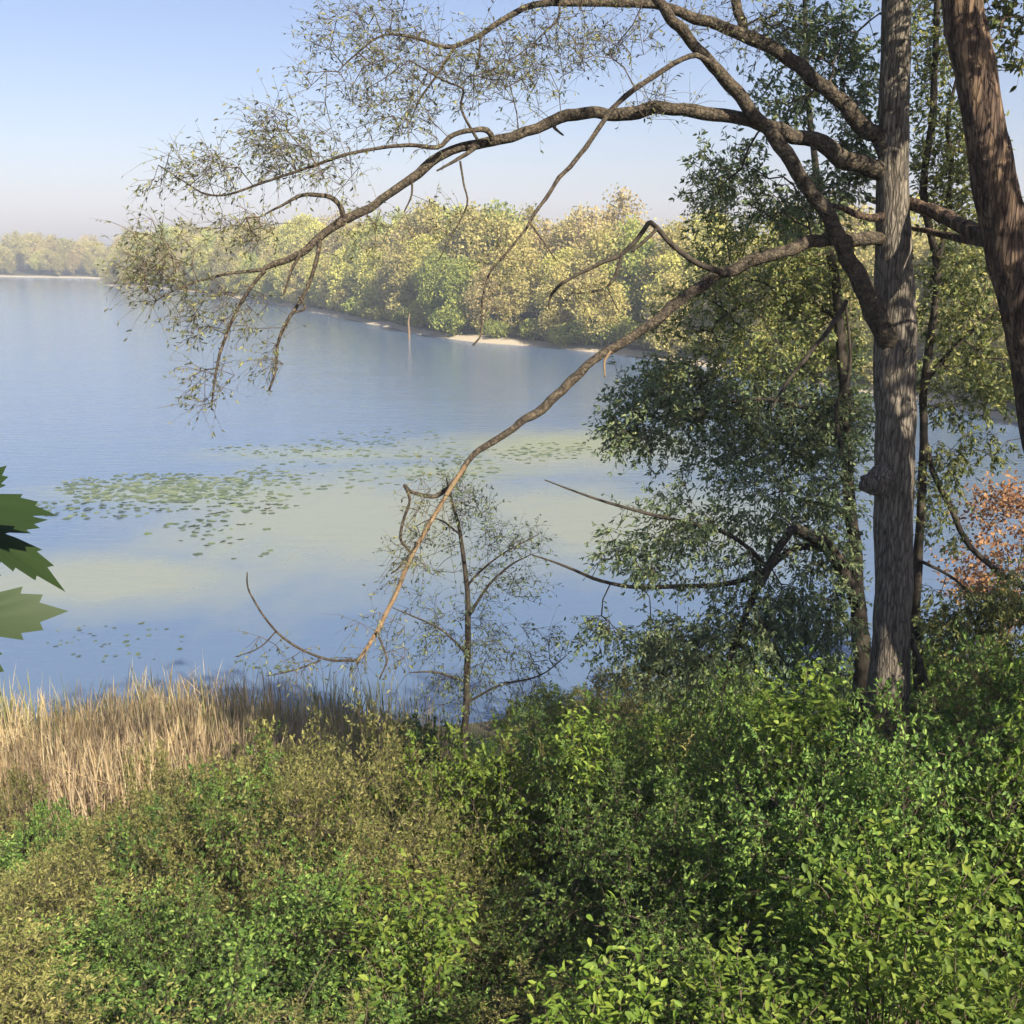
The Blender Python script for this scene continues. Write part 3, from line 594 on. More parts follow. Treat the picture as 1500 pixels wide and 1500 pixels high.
# --- the slender dark tree to the right of the trunk
kb = P(1350, 1120, 13.2)
K = Tree('slender_tree', 'slender dark-stemmed leafy tree between the two big trunks', 'tree', (kb[0], kb[1], gz(kb[0], kb[1])))
K.limb('trunk', [(1352, 1230, 11), (1350, 1080, 10), (1340, 930, 9), (1344, 830, 8), (1350, 740, 7.5), (1354, 650, 7), (1352, 580, 6.5), (1362, 500, 6.5), (1372, 400, 6), (1352, 280, 6.5), (1366, 180, 6), (1370, 90, 5.5), (1372, 0, 5), (1376, -160, 3)], 13.2, 12.6, 'bark_dark', rough=0.06, sides=10)
for pts, y0, y1 in (
    ([(1352, 640, 5), (1372, 700, 5), (1396, 752, 5), (1420, 800, 5), (1460, 835, 5), (1510, 865, 4), (1570, 890, 2)], 13, 12.3),
    ([(1356, 560, 5), (1378, 530, 4.5), (1402, 505, 4), (1440, 470, 2.5), (1480, 440, 1.2)], 13, 12.7),
    ([(1366, 420, 5), (1384, 330, 4), (1395, 240, 4), (1388, 190, 3.5), (1400, 120, 2.6), (1420, 60, 1.5)], 12.9, 12.7),
    ([(1345, 820, 3), (1400, 850, 2.5), (1450, 900, 2), (1500, 915, 1)], 13, 12.6)):
    K.limb('limb', pts, y0, y1, 'bark_dark', rough=0.06, sides=7)
K.crown([(1410, 430, 13.2, 80, 100, .7, 95), (1430, 560, 13.0, 80, 60, .6, 70), (1390, 200, 12.9, 60, 130, .6, 80), (1420, 650, 12.8, 60, 30, .5, 14), (1400, 300, 13, 70, 60, .5, 34), (1420, 890, 12.6, 90, 45, .5, 40), (1360, 50, 12.9, 50, 90, .5, 40), (1500, 880, 12.4, 60, 70, .5, 30), (1570, 500, 12.8, 80, 200, .6, 60), (1380, 720, 12.8, 40, 90, .6, 26), (1470, 880, 12.4, 70, 40, .5, 24), (1390, 930, 12.6, 70, 50, .5, 40)],
        'leaf_right', 'bark_dark', 3, 8, 0.25, 0.062, 0.026, mult=1.9, seed=9, rtip=0.003)
# --- the sapling in front of the water
pb = P(681, 1240, 13.0)
Sp = Tree('sapling', 'small thin-stemmed sapling with sparse leaves standing before the water', 'sapling', (pb[0], pb[1], gz(pb[0], pb[1])))
Sp.limb('trunk', [(679, 1330, 7), (681, 1200, 6.5), (681, 1090, 6), (684, 1000, 5.5), (686, 920, 5), (684, 850, 4.2), (674, 780, 3.2), (662, 735, 2.4), (654, 700, 1.2)], 13, 13, 'bark_dark', rough=0.05, sides=9)
for pts in ([(685, 905, 3), (712, 862, 2.4), (745, 830, 1.8), (778, 812, 1)], [(685, 960, 2.6), (650, 925, 2), (610, 905, 1.5), (575, 890, .9)], [(684, 860, 2.4), (700, 840, 2), (735, 812, 1.4), (790, 782, .8)],
            [(685, 1000, 2.6), (640, 985, 2), (600, 985, 1)], [(682, 1030, 2.6), (730, 1005, 2), (790, 990, 1.5), (830, 960, .8)], [(676, 785, 2), (640, 760, 1.5), (600, 775, .8)]):
    Sp.limb('branch', pts, 13, 12.8, 'bark_dark', rough=0.05, sides=6)
Sp.crown([(690, 765, 13, 50, 45, .5, 26), (625, 810, 13, 55, 50, .4, 18), (750, 800, 13, 60, 40, .4, 26), (700, 870, 13, 100, 50, .6, 40), (640, 930, 13, 90, 45, .6, 34), (750, 950, 13, 90, 50, .6, 44), (700, 1010, 13, 120, 40, .7, 50), (660, 720, 13, 25, 25, .2, 8)],
         'leaf_blue', 'bark_dark', 5, 2, 0.28, 0.050, 0.021, mult=1.35, seed=10, rtip=0.0024, rmax=0.012)

# ------------------------------------------------------------------ trees of the bank just outside the picture: they throw the shade
for i, (x, y, H, rx, na) in enumerate(((8.7, 4.3, 12.5, 2.7, 150), (14.0, 6.5, 13, 3.6, 110))):
    rg_ = np.random.default_rng(400 + i)
    tr, lf = make_tree(rg_, H, 2.6, rx, na, 30, 0.17, 0.10, 0.42, 0, 0.2, 1)
    z = gz(x, y)
    lv = lf[0].reshape(-1, 6, 3); kk = gap_keep(lv[:, 0] + np.array([x, y, z]))
    v = lv[kk].reshape(-1, 3); n = kk.sum(); q = np.arange(n)[:, None] * 6
    fs = np.vstack([q + np.array([[0, 1, 2, 3]]), q + np.array([[0, 3, 4, 5]])])
    r = put('bank_tree', None, label='tall leafy tree on the wooded bank beside the viewpoint, outside the view', cat='tree', group='shade trees of the bank', loc=(x, y, z))
    put('trunk', mesh('bank_trunk', *tr[:2], MT['bark_grey'], smooth=True), r); put('crown', mesh('bank_crown', v, [fs], MT['leaf_mid'], np.repeat(rg_.random(n), 6)), r, kind='stuff')

# ------------------------------------------------------------------ shrubs of the slope
def make_shrub(rng, natt, nt, nl, TL, LL, LW, droop, flat, rx=1.0, h=1.0, nst=9):
    skel = []; parts = []
    for s in range(nst):
        a = rng.uniform(0, 6.28); t = rng.uniform(0.15, 0.85)
        e = np.array([math.cos(a) * t * rx, math.sin(a) * t * rx, h * rng.uniform(0.55, 0.9)])
        pts = [np.array([math.cos(a) * .05, math.sin(a) * .05, -0.12]), e * np.array([.3, .3, .4]) + rng.normal(0, .04, 3), e * np.array([.65, .65, .78]) + rng.normal(0, .04, 3), e]
        p, r = smooth_line(pts, [0.010, 0.007, 0.004, 0.002], 4); skel += list(p[3:]); parts.append(tube(p, r, 5))
    A = []
    lumps = [(rng.uniform(0, 6.28), rng.uniform(0.3, 0.8), rng.uniform(0.25, 0.95)) for _ in range(9)]
    while len(A) < natt:
        if rng.random() < 0.55:
            a, t, z = lumps[int(rng.integers(len(lumps)))]
            p = np.array([math.cos(a) * t * rx, math.sin(a) * t * rx, z * h * (1.05 - 0.35 * t)]) + rng.normal(0, 0.14, 3)
        else:
            d = nrm(rng.normal(0, 1, 3)); d[2] = abs(d[2]); t = rng.random() ** 0.3
            p = d * t * np.array([rx, rx, h]) * rng.uniform(0.8, 1.15)
        if p[2] > 0.02: A.append(p)
    for _ in range(14):
        a = rng.uniform(0, 6.28); t = rng.random() ** 0.6 * 0.85; b0 = np.array([math.cos(a) * t * rx, math.sin(a) * t * rx, h * math.sqrt(max(0.1, 1 - t * t)) * 0.9])
        ln = np.array([math.cos(a) * 0.25 * t, math.sin(a) * 0.25 * t, 1.0]) + rng.normal(0, .12, 3)
        for q in range(int(rng.integers(3, 6))): A.append(b0 + ln * 0.075 * (q + 1))
    A = np.array(A)
    parts.append(grow(skel, A, 0.14, rtip=0.0016, rmax=0.005, rng=rng, sides=3))
    tw, lf = sprays(A, np.array([0, 0, 0.1 * h]), nt, nl, TL, LL, LW, rng, droop, flat, 1.0, r=0.0014)
    parts.append(tw)
    return cat_(parts), lf
SK = {  # kind: natt, nt, nl, TL, LL, LW, droop, flat, leaf material, stem material, label, name
    'olive': (430, 3, 12, 0.20, 0.030, 0.0115, 0.05, 0.3, 'leaf_olive', 'twig', 'fine-leaved olive-gold shrub', 'willow_shrub'),
    'mid': (400, 3, 12, 0.18, 0.030, 0.0155, 0.2, 0.5, 'leaf_mid', 'twig', 'mid-green small-leaved shrub', 'green_shrub'),
    'dark': (400, 3, 12, 0.18, 0.032, 0.0165, 0.2, 0.5, 'leaf_dark', 'twig', 'dark green small-leaved shrub', 'dark_shrub'),
    'bright': (320, 3, 10, 0.19, 0.038, 0.021, 0.25, 0.65, 'leaf_bright', 'twig', 'bright yellow-green leafy shrub', 'bright_shrub')}
SM = {}
for i, k in enumerate(SK):
    a = SK[k]; SM[k] = []
    for v in range(3):
        st, lf = make_shrub(np.random.default_rng(500 + i * 7 + v), *a[:8])
        SM[k].append((mesh('shrub_stems', *st[:2], MT[a[9]]), mesh('shrub_leaves', *lf[:2], MT[a[8]], lf[2])))
for i, k in enumerate(SK):
    a = SK[k]
    for v in range(2):
        st, lf = make_shrub(np.random.default_rng(560 + i * 7 + v), a[0] // 3, a[1], a[2], a[3], a[4] * 1.6, a[5] * 1.6, *a[6:8])
        SM[k].append((mesh('shrub_stems', *st[:2], MT[a[9]]), mesh('shrub_leaves', *lf[:2], MT[a[8]], lf[2])))
rs_ = np.random.default_rng(61)
def shrub_zone(x, y):
    for q, rad, ph in ((tb, 2.4, 'around the foot of the grey tree'), (rb, 3.0, 'below the leaning red-brown trunk'), (pb, 2.6, 'around the foot of the thin sapling')):
        if math.hypot(x - q[0], y - q[1]) < rad: return ph
    if y > 14.5 and x < -1: return 'beside the dry reeds'
    if y > 14.5: return 'close to the near waterline'
    return 'on the top edge of the bank' if y < 5.2 else ('on the open slope above the reeds' if x < -0.5 else 'on the slope above the sapling and trunks')
def shrub(k, x, y, sx_, sz_):
    a = SK[k]; v = int(rs_.integers(3)) if y < 12 else 3 + int(rs_.integers(2))
    lab = ('tall ' if sz_ > 1.25 else 'low ' if sz_ < 0.7 else '') + a[10] + ' ' + shrub_zone(x, y)
    r = put(a[11], None, label=lab, cat='shrub', group=lab.replace('shrub', 'shrubs'), loc=(x, y, gz(x, y)), rz=rs_.uniform(0, 6.28), s=(sx_, sx_, sz_))
    put('stems', SM[k][v][0], r); put('foliage', SM[k][v][1], r, kind='stuff')
LIMX = [-200, 0, 130, 230, 330, 390, 470, 600, 700, 780, 900, 1000, 1100, 1200, 1300, 1400, 1500, 1700]
LIMY = [1160, 1165, 1215, 1120, 1130, 1070, 1060, 1050, 1090, 1080, 1050, 1020, 1000, 1010, 1065, 960, 950, 930]
def proj(p):
    d = np.asarray(p, float) - np.array([0, 0, CAMZ]); z = d[1] * math.cos(PITCH) - d[2] * math.sin(PITCH); v = d[1] * math.sin(PITCH) + d[2] * math.cos(PITCH)
    return 750 + F * d[0] / z, 750 - F * v / z
def room(x, y):                  # how tall a shrub may stand here and still leave reeds, water and trunks in view
    px, _ = proj((x, y, gz(x, y))); py = np.interp(px, LIMX, LIMY) - (80 if y > 15 and px > 740 else 0)
    return P(px, py, y)[2] - gz(x, y), px
HEROES = [  # px, py of the middle, distance, spread, extra height, canes, leaf pairs, leaf length
    (1330, 1270, 5.2, 0.72, 0.12, 25, 6, .076), (1450, 1410, 4.4, 0.40, 0.05, 13, 5, .072), (870, 1440, 4.4, 0.42, 0.08, 16, 5, .064), (610, 1310, 6.0, 0.45, 0.15, 15, 6, .066),
    (1170, 1000, 9.0, 0.5, 0.1, 16, 7, .090), (850, 1070, 10.5, 0.42, 0.2, 13, 7, .090), (530, 1440, 4.0, 0.13, 0.08, 3, 6, .070), (1100, 1400, 4.6, 0.5, 0.05, 16, 5, .062)]
HERO = [(P(h_[0], h_[1], h_[2])[0], h_[2], h_[3] * 0.9) for h_ in HEROES]
y = 3.5
while y < 30:
    x = -0.50 * y - 1.2 + rs_.uniform(0, .5)
    while x < 0.50 * y + 1.8:
        xx = x + rs_.uniform(-.25, .25); yy = y + rs_.uniform(-.4, .4)
        x += rs_.uniform(0.75, 1.15) * (0.95 + y * 0.03) * (1.5 if y > 15 else 1.0)
        if lake_sd(np.array([xx]), np.array([yy]))[0] < (2.5 if yy < 15 or xx < -1 else 0.6): continue
        rm, px = room(xx, yy)
        rm *= 0.66 if 1180 < px < 1370 else 0.74 if px < 500 else 0.82
        if y < 5: rm = min(rm, 0.5 + (y - 3.5) * 0.4)
        h = min(rs_.uniform(0.55, 1.5) * rs_.uniform(0.8, 1.5), rm) * rs_.uniform(0.75, 1.0)
        if 330 < px <= 900 and 7.5 < yy < 15: h = min(rm, rs_.uniform(1.0, 2.2))
        if px > 1340 and yy > 6: h = min(rm, rs_.uniform(1.2, 2.2))
        elif px > 900 and yy > 6.5: h = min(rm, rs_.uniform(1.1, 1.9))
        if h < (0.2 if yy > 15 else 0.35): continue
        if any(math.hypot(xx - q[0], yy - q[1]) < q[2] for q in HERO): continue
        if any(abs(xx - q[0] * yy / q[1]) < q[2] + 0.3 and 0 < q[1] - yy < 2.2 for q in HERO): h = min(h, 0.5)
        for q in HERO:
            dx, dy = xx - q[0], yy - q[1]; al = dx * 0.57 - dy * 0.82
            if 0 < al < 2.2 and abs(dx * 0.82 + dy * 0.57) < q[2] + 0.35: h = min(h, 0.4)
        if px < 620: k = rs_.choice(['olive', 'mid', 'dark', 'bright'], p=[.82, .12, .02, .04] if yy > 7.5 else [.20, .50, .20, .10])
        elif px < 1000: k = rs_.choice(['olive', 'mid', 'dark', 'bright'], p=[.20, .40, .15, .25])
        else: k = rs_.choice(['olive', 'mid', 'dark', 'bright'], p=[.10, .42, .12, .36])
        shrub(k, xx, yy, min(1.3, 0.6 + h * 0.42), min(h, 2.1))
    y += 0.95 + y * 0.012 + (0.5 if y > 15 else 0)
def ray_ground(px, py):
    for q in np.arange(4, 40, 0.1):
        p = P(px, py, q)
        if p[2] < gz(p[0], p[1]): return p
for i, px in enumerate(range(830, 1040, 26)):
    p = ray_ground(px, 1050 + 10 * (i % 3))
    if p is not None: shrub(('mid', 'olive', 'dark')[i % 3], p[0], p[1], 0.8, 0.55 + 0.15 * (i % 2))
for k, px, py, Y in (('olive', 30, 1120, 17.5), ('olive', 215, 1085, 17.0), ('mid', 70, 1160, 16.0), ('olive', 385, 1055, 17.5), ('olive', 300, 1110, 16.5), ('olive', 450, 1065, 18.0), ('olive', 560, 1045, 17.5), ('bright', 320, 1130, 14.0), ('olive', 610, 1040, 16.0)):
    p = P(px, py, Y); shrub(k, p[0], p[1], 0.65, max(0.4, 0.72 * (p[2] - gz(p[0], p[1]))))
# reddish dead-leaved bush over the right-hand water
q = P(1475, 745, 27); zq = gz(q[0], q[1])
rg_ = np.random.default_rng(77); hh = max(2.0, P(1475, 690, 27)[2] - zq)
tr, lf = make_tree(rg_, hh, hh * 0.35, 1.3, 90, 34, 0.13, 0.075, 0.26, 0, 0.05, 3)
r = put('rusty_bush', None, label='tall bush with rusty orange leaves beside the right-hand water', cat='bush', loc=(q[0], q[1], zq))
put('stems', mesh('rusty_stems', *tr[:2], MT['twig']), r); put('foliage', mesh('rusty_foliage', *lf[:2], MT['leaf_rust'], lf[2]), r, kind='stuff')

# ------------------------------------------------------------------ ground cover over the slope
n = 70000
x = RNG.uniform(-11, 12, n); y = RNG.uniform(3.2, 24, n)
k = (np.abs(x) < 0.55 * y + 2) & (lake_sd(x, y) > 1.0); x = x[k]; y = y[k]
z = ground_z(x, y) + RNG.uniform(0, 1, len(x)) ** 1.5 * np.where(y > 15, 0.55, 0.25)
lf = leaves(np.stack([x, y, z], 1), RNG.normal(0, 1, (len(x), 3)) + np.array([0, 0, 0.6]), RNG.uniform(0.04, 0.08, len(x)), RNG.uniform(0.015, 0.03, len(x)), flat=0.4)
put('ground_cover', mesh('ground_cover', *lf[:2], MT['leaf_mid'], lf[2]), kind='stuff', label='low leafy weeds covering the slope under the shrubs', cat='weeds')

# ------------------------------------------------------------------ reeds
def reeds(name, n, xr, yr, hr, wd, mat, label, seed, edge=None, clump=0.7):
    rng = np.random.default_rng(seed)
    cx = rng.uniform(*xr, max(4, n // 60)); cy = rng.uniform(*yr, len(cx)); ch = rng.uniform(0.5, 1.12, len(cx))
    i = rng.integers(len(cx), size=n)
    x = cx[i] + rng.normal(0, clump, n); y = cy[i] + rng.normal(0, clump * 0.6, n)
    k = lake_sd(x, y) > -2.2; x = x[k]; y = y[k]; i = i[k]; n = len(x)
    z = np.maximum(ground_z(x, y), -0.5) - 0.05
    h = (hr[0] + (hr[1] - hr[0]) * rng.random(n) ** 1.5) * ch[i]
    if edge is not None: h *= edge(x, y)
    b = np.stack([x, y, z], 1); ln = rng.normal(0, 0.11, (n, 2)) + (rng.random((n, 1)) < 0.08) * rng.normal(0, 0.5, (n, 2))
    a = rng.uniform(0, math.pi, n); s = np.stack([np.cos(a), np.sin(a), np.zeros(n)], 1) * (wd * rng.uniform(.6, 1.3, n))[:, None] / 2
    off = lambda t: np.stack([ln[:, 0] * t * t * h, ln[:, 1] * t * t * h, t * h * (1 - 0.04 * t)], 1)
    v = np.stack([b - s, b + s, b + off(.5) - s * .9, b + off(.5) + s * .9, b + off(.85) - s * .6, b + off(.85) + s * .6, b + off(1.0)], 1).reshape(-1, 3)
    q = np.arange(n)[:, None] * 7
    f4 = np.vstack([q + np.array([[0, 1, 3, 2]]), q + np.array([[2, 3, 5, 4]])]); f3 = q + np.array([[4, 5, 6]])
    put(name, mesh(name, v, [f4, f3], MT[mat], np.repeat(rng.random(n), 7)), kind='stuff', label=label, cat='reeds')
reeds('dry_reeds', 9500, (-15, -6.0), (19.6, 25.5), (1.0, 2.1), 0.026, 'reed_tan', 'dry tan reeds standing along the near shore', 1)
reeds('green_reeds', 2600, (-15, -2.5), (22.6, 26.3), (1.1, 2.1), 0.024, 'reed_green', 'green and yellow reeds at the edge of the near water', 2)
reeds('dead_stalks', 6000, (-10, -2.2), (19.5, 25.2), (0.8, 1.75), 0.022, 'reed_dead', 'brown-purple dead stalks among the shore reeds', 3)

# ------------------------------------------------------------------ lily pads
pad_m = []
for v in range(4):
    rg_ = np.random.default_rng(900 + v); k = 11; th = np.linspace(0.18, 2 * math.pi - 0.18, k)
    rr = 1 + rg_.normal(0, 0.05, k); top = np.stack([np.cos(th) * rr, np.sin(th) * rr, 0.10 * np.abs(np.sin(th * 2 + v)) + 0.02 * rg_.random(k)], 1)
    vv = np.vstack([[(0.05, 0, 0.03)], top]); fs = np.stack([np.zeros(k - 1, int), np.arange(1, k), np.arange(2, k + 1)], 1)
    pad_m.append(mesh('lily_pad', vv, [fs], MT['pad'], np.full(len(vv), rg_.random())))
rp = np.random.default_rng(5); cnt = 0; spots = []
for (cx, cy, rx, ry, n) in ((230, 715, 150, 22, 240), (130, 745, 110, 16, 40), (330, 735, 110, 22, 50), (380, 700, 60, 12, 30), (560, 650, 120, 22, 40), (300, 770, 60, 10, 10), (470, 700, 130, 25, 26), (620, 690, 120, 14, 20), (170, 940, 110, 30, 18), (380, 975, 50, 14, 10), (330, 790, 120, 30, 10), (820, 660, 80, 12, 40), (420, 660, 130, 10, 30), (700, 670, 110, 12, 30)):
    for _ in range(int(n * 2.6)):
        a = rp.uniform(0, 6.28); t = rp.random() ** 0.6
        spots.append(W0(cx + math.cos(a) * rx * t, cy + math.sin(a) * ry * t))
spots.sort(key=lambda s: s[1])
rest = []
for i, (x, y) in enumerate(spots):
    s = rp.uniform(0.08, 0.21) * (1.0 if y > 38 else 0.45); e = (rp.normal(0, .12), rp.normal(0, .12), rp.uniform(0, 6.28))
    if i < 290:
        o = put('lily_pad', pad_m[int(rp.integers(4))], label='small lily pad floating on the open water of the pond', cat='lily pad', group='lily pads on the pond', loc=(x, y, 0.006), s=s)
        o.rotation_euler = e
    else: rest.append((x, y, s))
pv = [];
for x, y, s in rest:
    th = np.linspace(0.2, 6.08, 11) + rp.uniform(0, 6)
    v = np.vstack([[(x, y, 0.01)], np.stack([x + np.cos(th) * s, y + np.sin(th) * s, 0.008 + 0.05 * s * rp.random(11)], 1)])
    pv.append((v, [np.stack([np.zeros(10, int), np.arange(1, 11), np.arange(2, 12)], 1)], np.full(12, rp.random())))
v, fl, rr = cat_(pv)
put('floating_leaves', mesh('floating_leaves', v, fl, MT['pad'], rr), kind='stuff', label='scattered tiny floating leaves on the pond', cat='floating leaves')

# ------------------------------------------------------------------ plants whose leaves can be told apart
def leaf_mesh(name, mat, L=1.0, W=0.45, curl=0.18, fold=0.10, rnd=0.5, seed=0):
    rg_ = np.random.default_rng(seed)
    ts = np.array([0, .16, .34, .55, .76, .9, 1.0]); ws = np.array([0.03, .55, .95, 1.0, .62, .26, 0.0]) * W / 2
    mid = np.stack([ts * L, 0 * ts, -curl * ts ** 2 * L], 1); v = []
    for i in range(7):
        a = mid[i]; wv2 = ws[i] * (1 + rg_.normal(0, .05))
        v += [a + (0, wv2, fold * ws[i] * 2), a, a + (0, -wv2, fold * ws[i] * 2)]
    f = []
    for i in range(6):
        for j in (0, 1): f.append((3 * i + j, 3 * i + j + 1, 3 * i + 4 + j, 3 * i + 3 + j))
    return mesh(name, np.array(v), [np.array(f)], mat, np.full(21, rnd))
LB = [leaf_mesh('leaf', MT['leaf_bright'], 1, .48, .2, .12, .2, 1), leaf_mesh('leaf', MT['leaf_bright'], 1, .44, .32, .16, .55, 2), leaf_mesh('leaf', MT['leaf_bright'], 1, .5, .1, .08, .9, 3)]
def leafy_bush(name, label, px, py, Y, rx, h, canes, pairs, LL, seed, cat='bush', droop=0.3, meshes=LB, mat='twig', up=0.0):
    """arching canes carrying pairs of leaves, every leaf a part"""
    rg_ = np.random.default_rng(seed); c = P(px, py, Y); z0 = gz(c[0], c[1])
    ALLP = []; root = put(name, None, label=label, cat=cat, loc=(c[0], c[1], z0)); hh = c[2] - z0 + h
    for q in range(canes):
        a = q / canes * 6.28 + rg_.uniform(-.4, .4); t = rg_.uniform(0.35, 1.0) * (1 - up)
        e = np.array([math.cos(a) * rx * t, math.sin(a) * rx * t, hh - rg_.uniform(0.0, 0.35) - 0.2 * t * rx])
        pts = [np.array([math.cos(a) * .06, math.sin(a) * .06, -.1]), e * (.35, .35, .5) + rg_.normal(0, .03, 3), e * (.7, .7, .9) + rg_.normal(0, .03, 3), e]
        p, r = smooth_line(pts, [.006, .005, .0035, .0015], 6)
        put('stem', mesh('cane', *tube(p, r, 5)[:2], MT[mat]), root)
        tg = nrm(np.gradient(p, axis=0)); m0 = int(len(p) * 0.40); ALLP.append(p[m0:])
        for j in range(pairs):
            f = m0 + (len(p) - 1 - m0) * (j + rg_.uniform(-.2, .2) + .3) / pairs; i0 = min(len(p) - 1, max(0, int(f)))
            sd = nrm(np.cross(tg[i0], [math.sin(j * 1.3 + q), math.cos(j * 1.3 + q), 0.35]))
            for s in (-1, 1):
                d = nrm(sd * s * 0.85 + tg[i0] * 0.45 + np.array([0, 0, -droop * 0.4]) + rg_.normal(0, .15, 3))
                upv = nrm(np.array([0, 0, 1.0]) + rg_.normal(0, .3, 3)); yv = nrm(np.cross(upv, d)); zv = np.cross(d, yv)
                sc = LL * rg_.uniform(.7, 1.2) * (1 - 0.35 * j / pairs)
                o = put('leaf', meshes[int(rg_.integers(len(meshes)))], root)
                mt = np.eye(4); mt[:3, 0] = d * sc; mt[:3, 1] = yv * sc; mt[:3, 2] = zv * sc; mt[:3, 3] = p[i0]
                from mathutils import Matrix
                o.matrix_local = Matrix(mt.tolist())
    Q = np.vstack(ALLP); Q = Q[rg_.integers(len(Q), size=canes * (50 if canes > 5 else 6))] + rg_.normal(0, 0.085, (canes * (50 if canes > 5 else 6), 3))
    lf = leaves(Q, rg_.normal(0, 1, Q.shape) * (1, 1, .5) + np.array([0, -.2, -.1]), LL * rg_.uniform(.55, 1.1, len(Q)), LL * .42 * rg_.uniform(.7, 1.1, len(Q)), rg_, flat=0.72)
    put('foliage', mesh('bush_foliage', *lf[:2], MT['leaf_bright'], lf[2]), root, kind='stuff')
    return root
HL = ['bright broad-leaved bush in a sun patch in front of the leaning tree', 'small bright broad-leaved bush at the foot of the larger sunlit bush', 'bright leafy bush with yellowish canes below the sapling',
      'yellow-green leafy bush trailing between the olive shrubs', 'tall bright-leaved bush in front of the foot of the grey tree', 'fresh green bush rising before the water beside the sapling',
      'upright pale green herb with paired leaves below the olive shrubs', 'low leafy bush at the bottom between the two sunlit bushes']
for i, (h_, lb) in enumerate(zip(HEROES, HL)):
    leafy_bush('upright_herb' if 'herb' in lb else 'broad_leaved_bush', lb, *h_, 21 + i, cat='herb' if 'herb' in lb else 'bush', up=0.5 if 'herb' in lb else 0.0)

# ------------------------------------------------------------------ the maple sapling beside the viewpoint
def maple_outline():
    lob = [(-128, .52), (-62, .86), (0, 1.0), (62, .86), (128, .52)]; pts = [(-0.02, 0.0)]
    def pol(a, r): return (0.12 + r * math.cos(math.radians(a)), r * math.sin(math.radians(a)))
    for i, (a, r) in enumerate(lob):
        pts += [pol(a - 27, r * .46), pol(a - 22, r * .70), pol(a - 17, r * .66), pol(a - 12, r * .84), pol(a - 7, r * .80), pol(a, r * 1.04), pol(a + 7, r * .80), pol(a + 12, r * .84), pol(a + 17, r * .66), pol(a + 22, r * .70), pol(a + 27, r * .46)]
        if i < 4: am = (a + lob[i + 1][0]) / 2; pts.append(pol(am, .36))
    return np.array(pts)
def maple_mesh(curl, fold, rnd):
    o = maple_outline(); n = len(o); V = []; c = np.array([0.12, 0.0])
    for s in (0.0, 0.5, 1.0):
        q = c + (o - c) * s if s else c[None]
        V.append(np.column_stack([q, -curl * (q[:, 0] ** 2 + 0.6 * q[:, 1] ** 2) + fold * np.abs(q[:, 1])]))
    v = np.vstack(V); i = np.arange(n); j = (i + 1) % n
    f3 = np.stack([np.zeros(n, int), 1 + i, 1 + j], 1); f4 = np.stack([1 + i, 1 + n + i, 1 + n + j, 1 + j], 1)
    return mesh('leaf', v, [f3, f4], MT['leaf_maple'], np.full(len(v), rnd))
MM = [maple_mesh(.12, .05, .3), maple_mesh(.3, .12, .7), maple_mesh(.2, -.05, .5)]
from mathutils import Matrix
bx, by = -1.55, 1.75; mz = gz(bx, by)
mp_ = put('maple_sapling', None, label='young maple with jagged dark leaves at the left of the viewpoint', cat='sapling', loc=(bx, by, mz))
off = np.array([bx, by, mz])
def mtube(pts, rad, name='branch'):
    p, r = smooth_line(np.array(pts) - off, rad, 5); put(name, mesh(name, *tube(p, r, 8, .05)[:2], MT['bark_dark'], smooth=True), mp_); return p + off
tr_ = mtube([(bx, by, mz - .15), (bx + .03, by, mz + .8), (bx - .02, by - .03, mz + 1.8), (bx + .03, by, mz + 3.0)], [.026, .022, .017, .006], 'trunk')
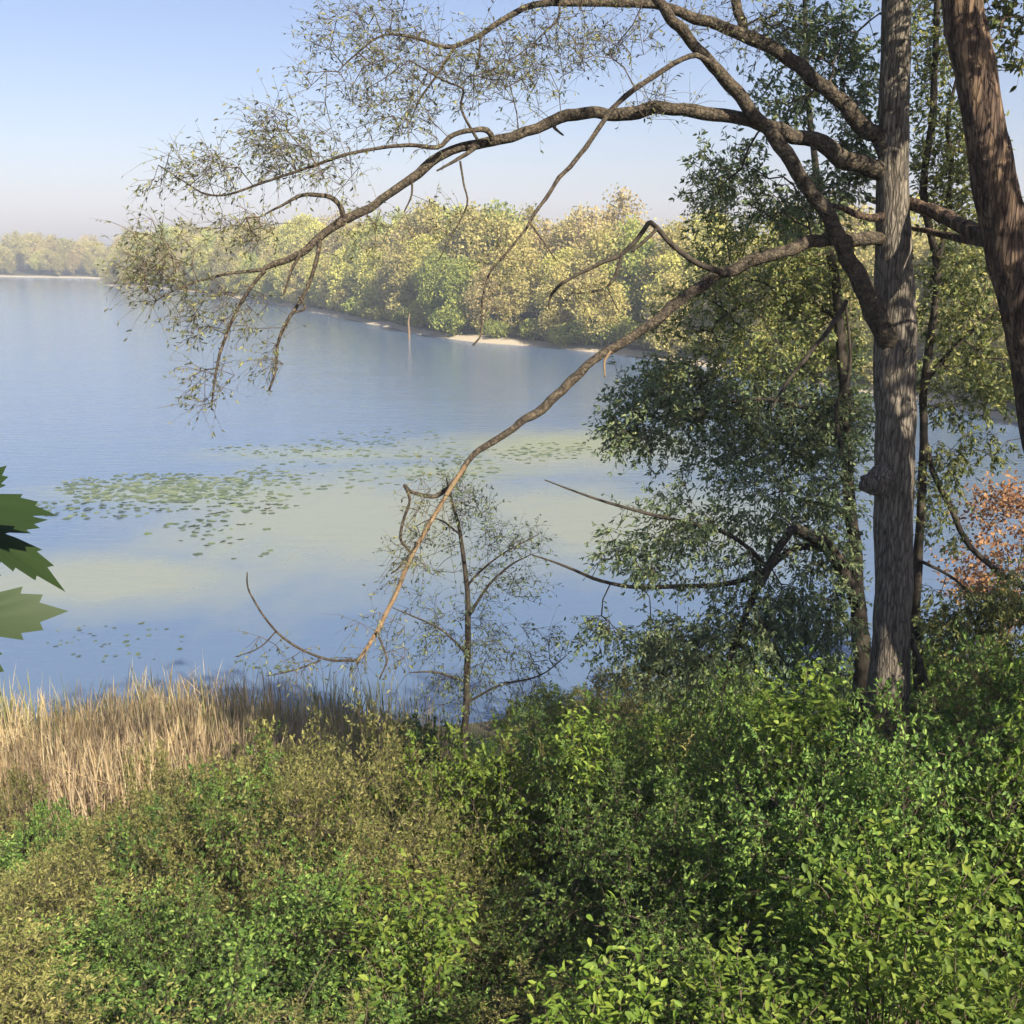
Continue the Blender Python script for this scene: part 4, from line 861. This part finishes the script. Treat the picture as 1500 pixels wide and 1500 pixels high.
def mleaf(center, tipdir, face, size, mi):
    d = nrm(tipdir); y_ = nrm(np.cross(face, d)); z_ = np.cross(d, y_)
    o = put('leaf', MM[mi], mp_); mt = np.eye(4); mt[:3, 0] = d * size; mt[:3, 1] = y_ * size; mt[:3, 2] = z_ * size; mt[:3, 3] = np.asarray(center) - off
    o.matrix_local = Matrix(mt.tolist())
Yl = 1.5
k1, k2, k3 = P(-80, 735, Yl), P(-70, 772, Yl + .08), P(-95, 905, Yl)
for kk, e in ((k1, (-.02, 0, .03)), (k2, (0, 0, 0)), (k3, (0, 0, .02))):
    st = tr_[np.argmin(np.abs(tr_[:, 2] - kk[2] - .12))]
    mtube([st, (st * .5 + kk * .5) + np.array([0, 0, .05]), kk], [.006, .004, .0018])
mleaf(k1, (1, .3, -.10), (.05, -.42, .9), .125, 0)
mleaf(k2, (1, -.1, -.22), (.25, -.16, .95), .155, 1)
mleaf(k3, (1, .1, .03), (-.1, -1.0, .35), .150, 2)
rm_ = np.random.default_rng(88)
for i in range(26):
    zz = mz + rm_.uniform(1.2, 3.1); st = tr_[np.argmin(np.abs(tr_[:, 2] - zz))]
    a = rm_.uniform(2.2, 5.2); e = st + np.array([math.cos(a) * .45, math.sin(a) * .4, .05]) * rm_.uniform(.5, 1)
    mtube([st, (st + e) / 2 + np.array([0, 0, .04]), e], [.004, .003, .0015])
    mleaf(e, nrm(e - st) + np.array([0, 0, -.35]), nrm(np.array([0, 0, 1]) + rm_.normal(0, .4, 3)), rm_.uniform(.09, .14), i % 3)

# ------------------------------------------------------------------ the haze over the lake
m, N, L = newmat('haze_air')
pv_ = N('ShaderNodeVolumePrincipled'); pv_.inputs['Density'].default_value = 0.0008; pv_.inputs['Color'].default_value = (0.72, 0.83, 1.0, 1); pv_.inputs['Anisotropy'].default_value = 0.0
o = N('ShaderNodeOutputMaterial'); L(pv_.outputs[0], o.inputs['Volume'])
x0, x1, y0, y1, z0, z1 = -670, 480, -80, 880, -5.5, 46
v = np.array([(x, y, z) for z in (z0, z1) for y in (y0, y1) for x in (x0, x1)], float)
put('haze', mesh('haze', v, [np.array([[0, 2, 3, 1], [4, 5, 7, 6], [0, 1, 5, 4], [2, 6, 7, 3], [0, 4, 6, 2], [1, 3, 7, 5]])], m), kind='stuff')
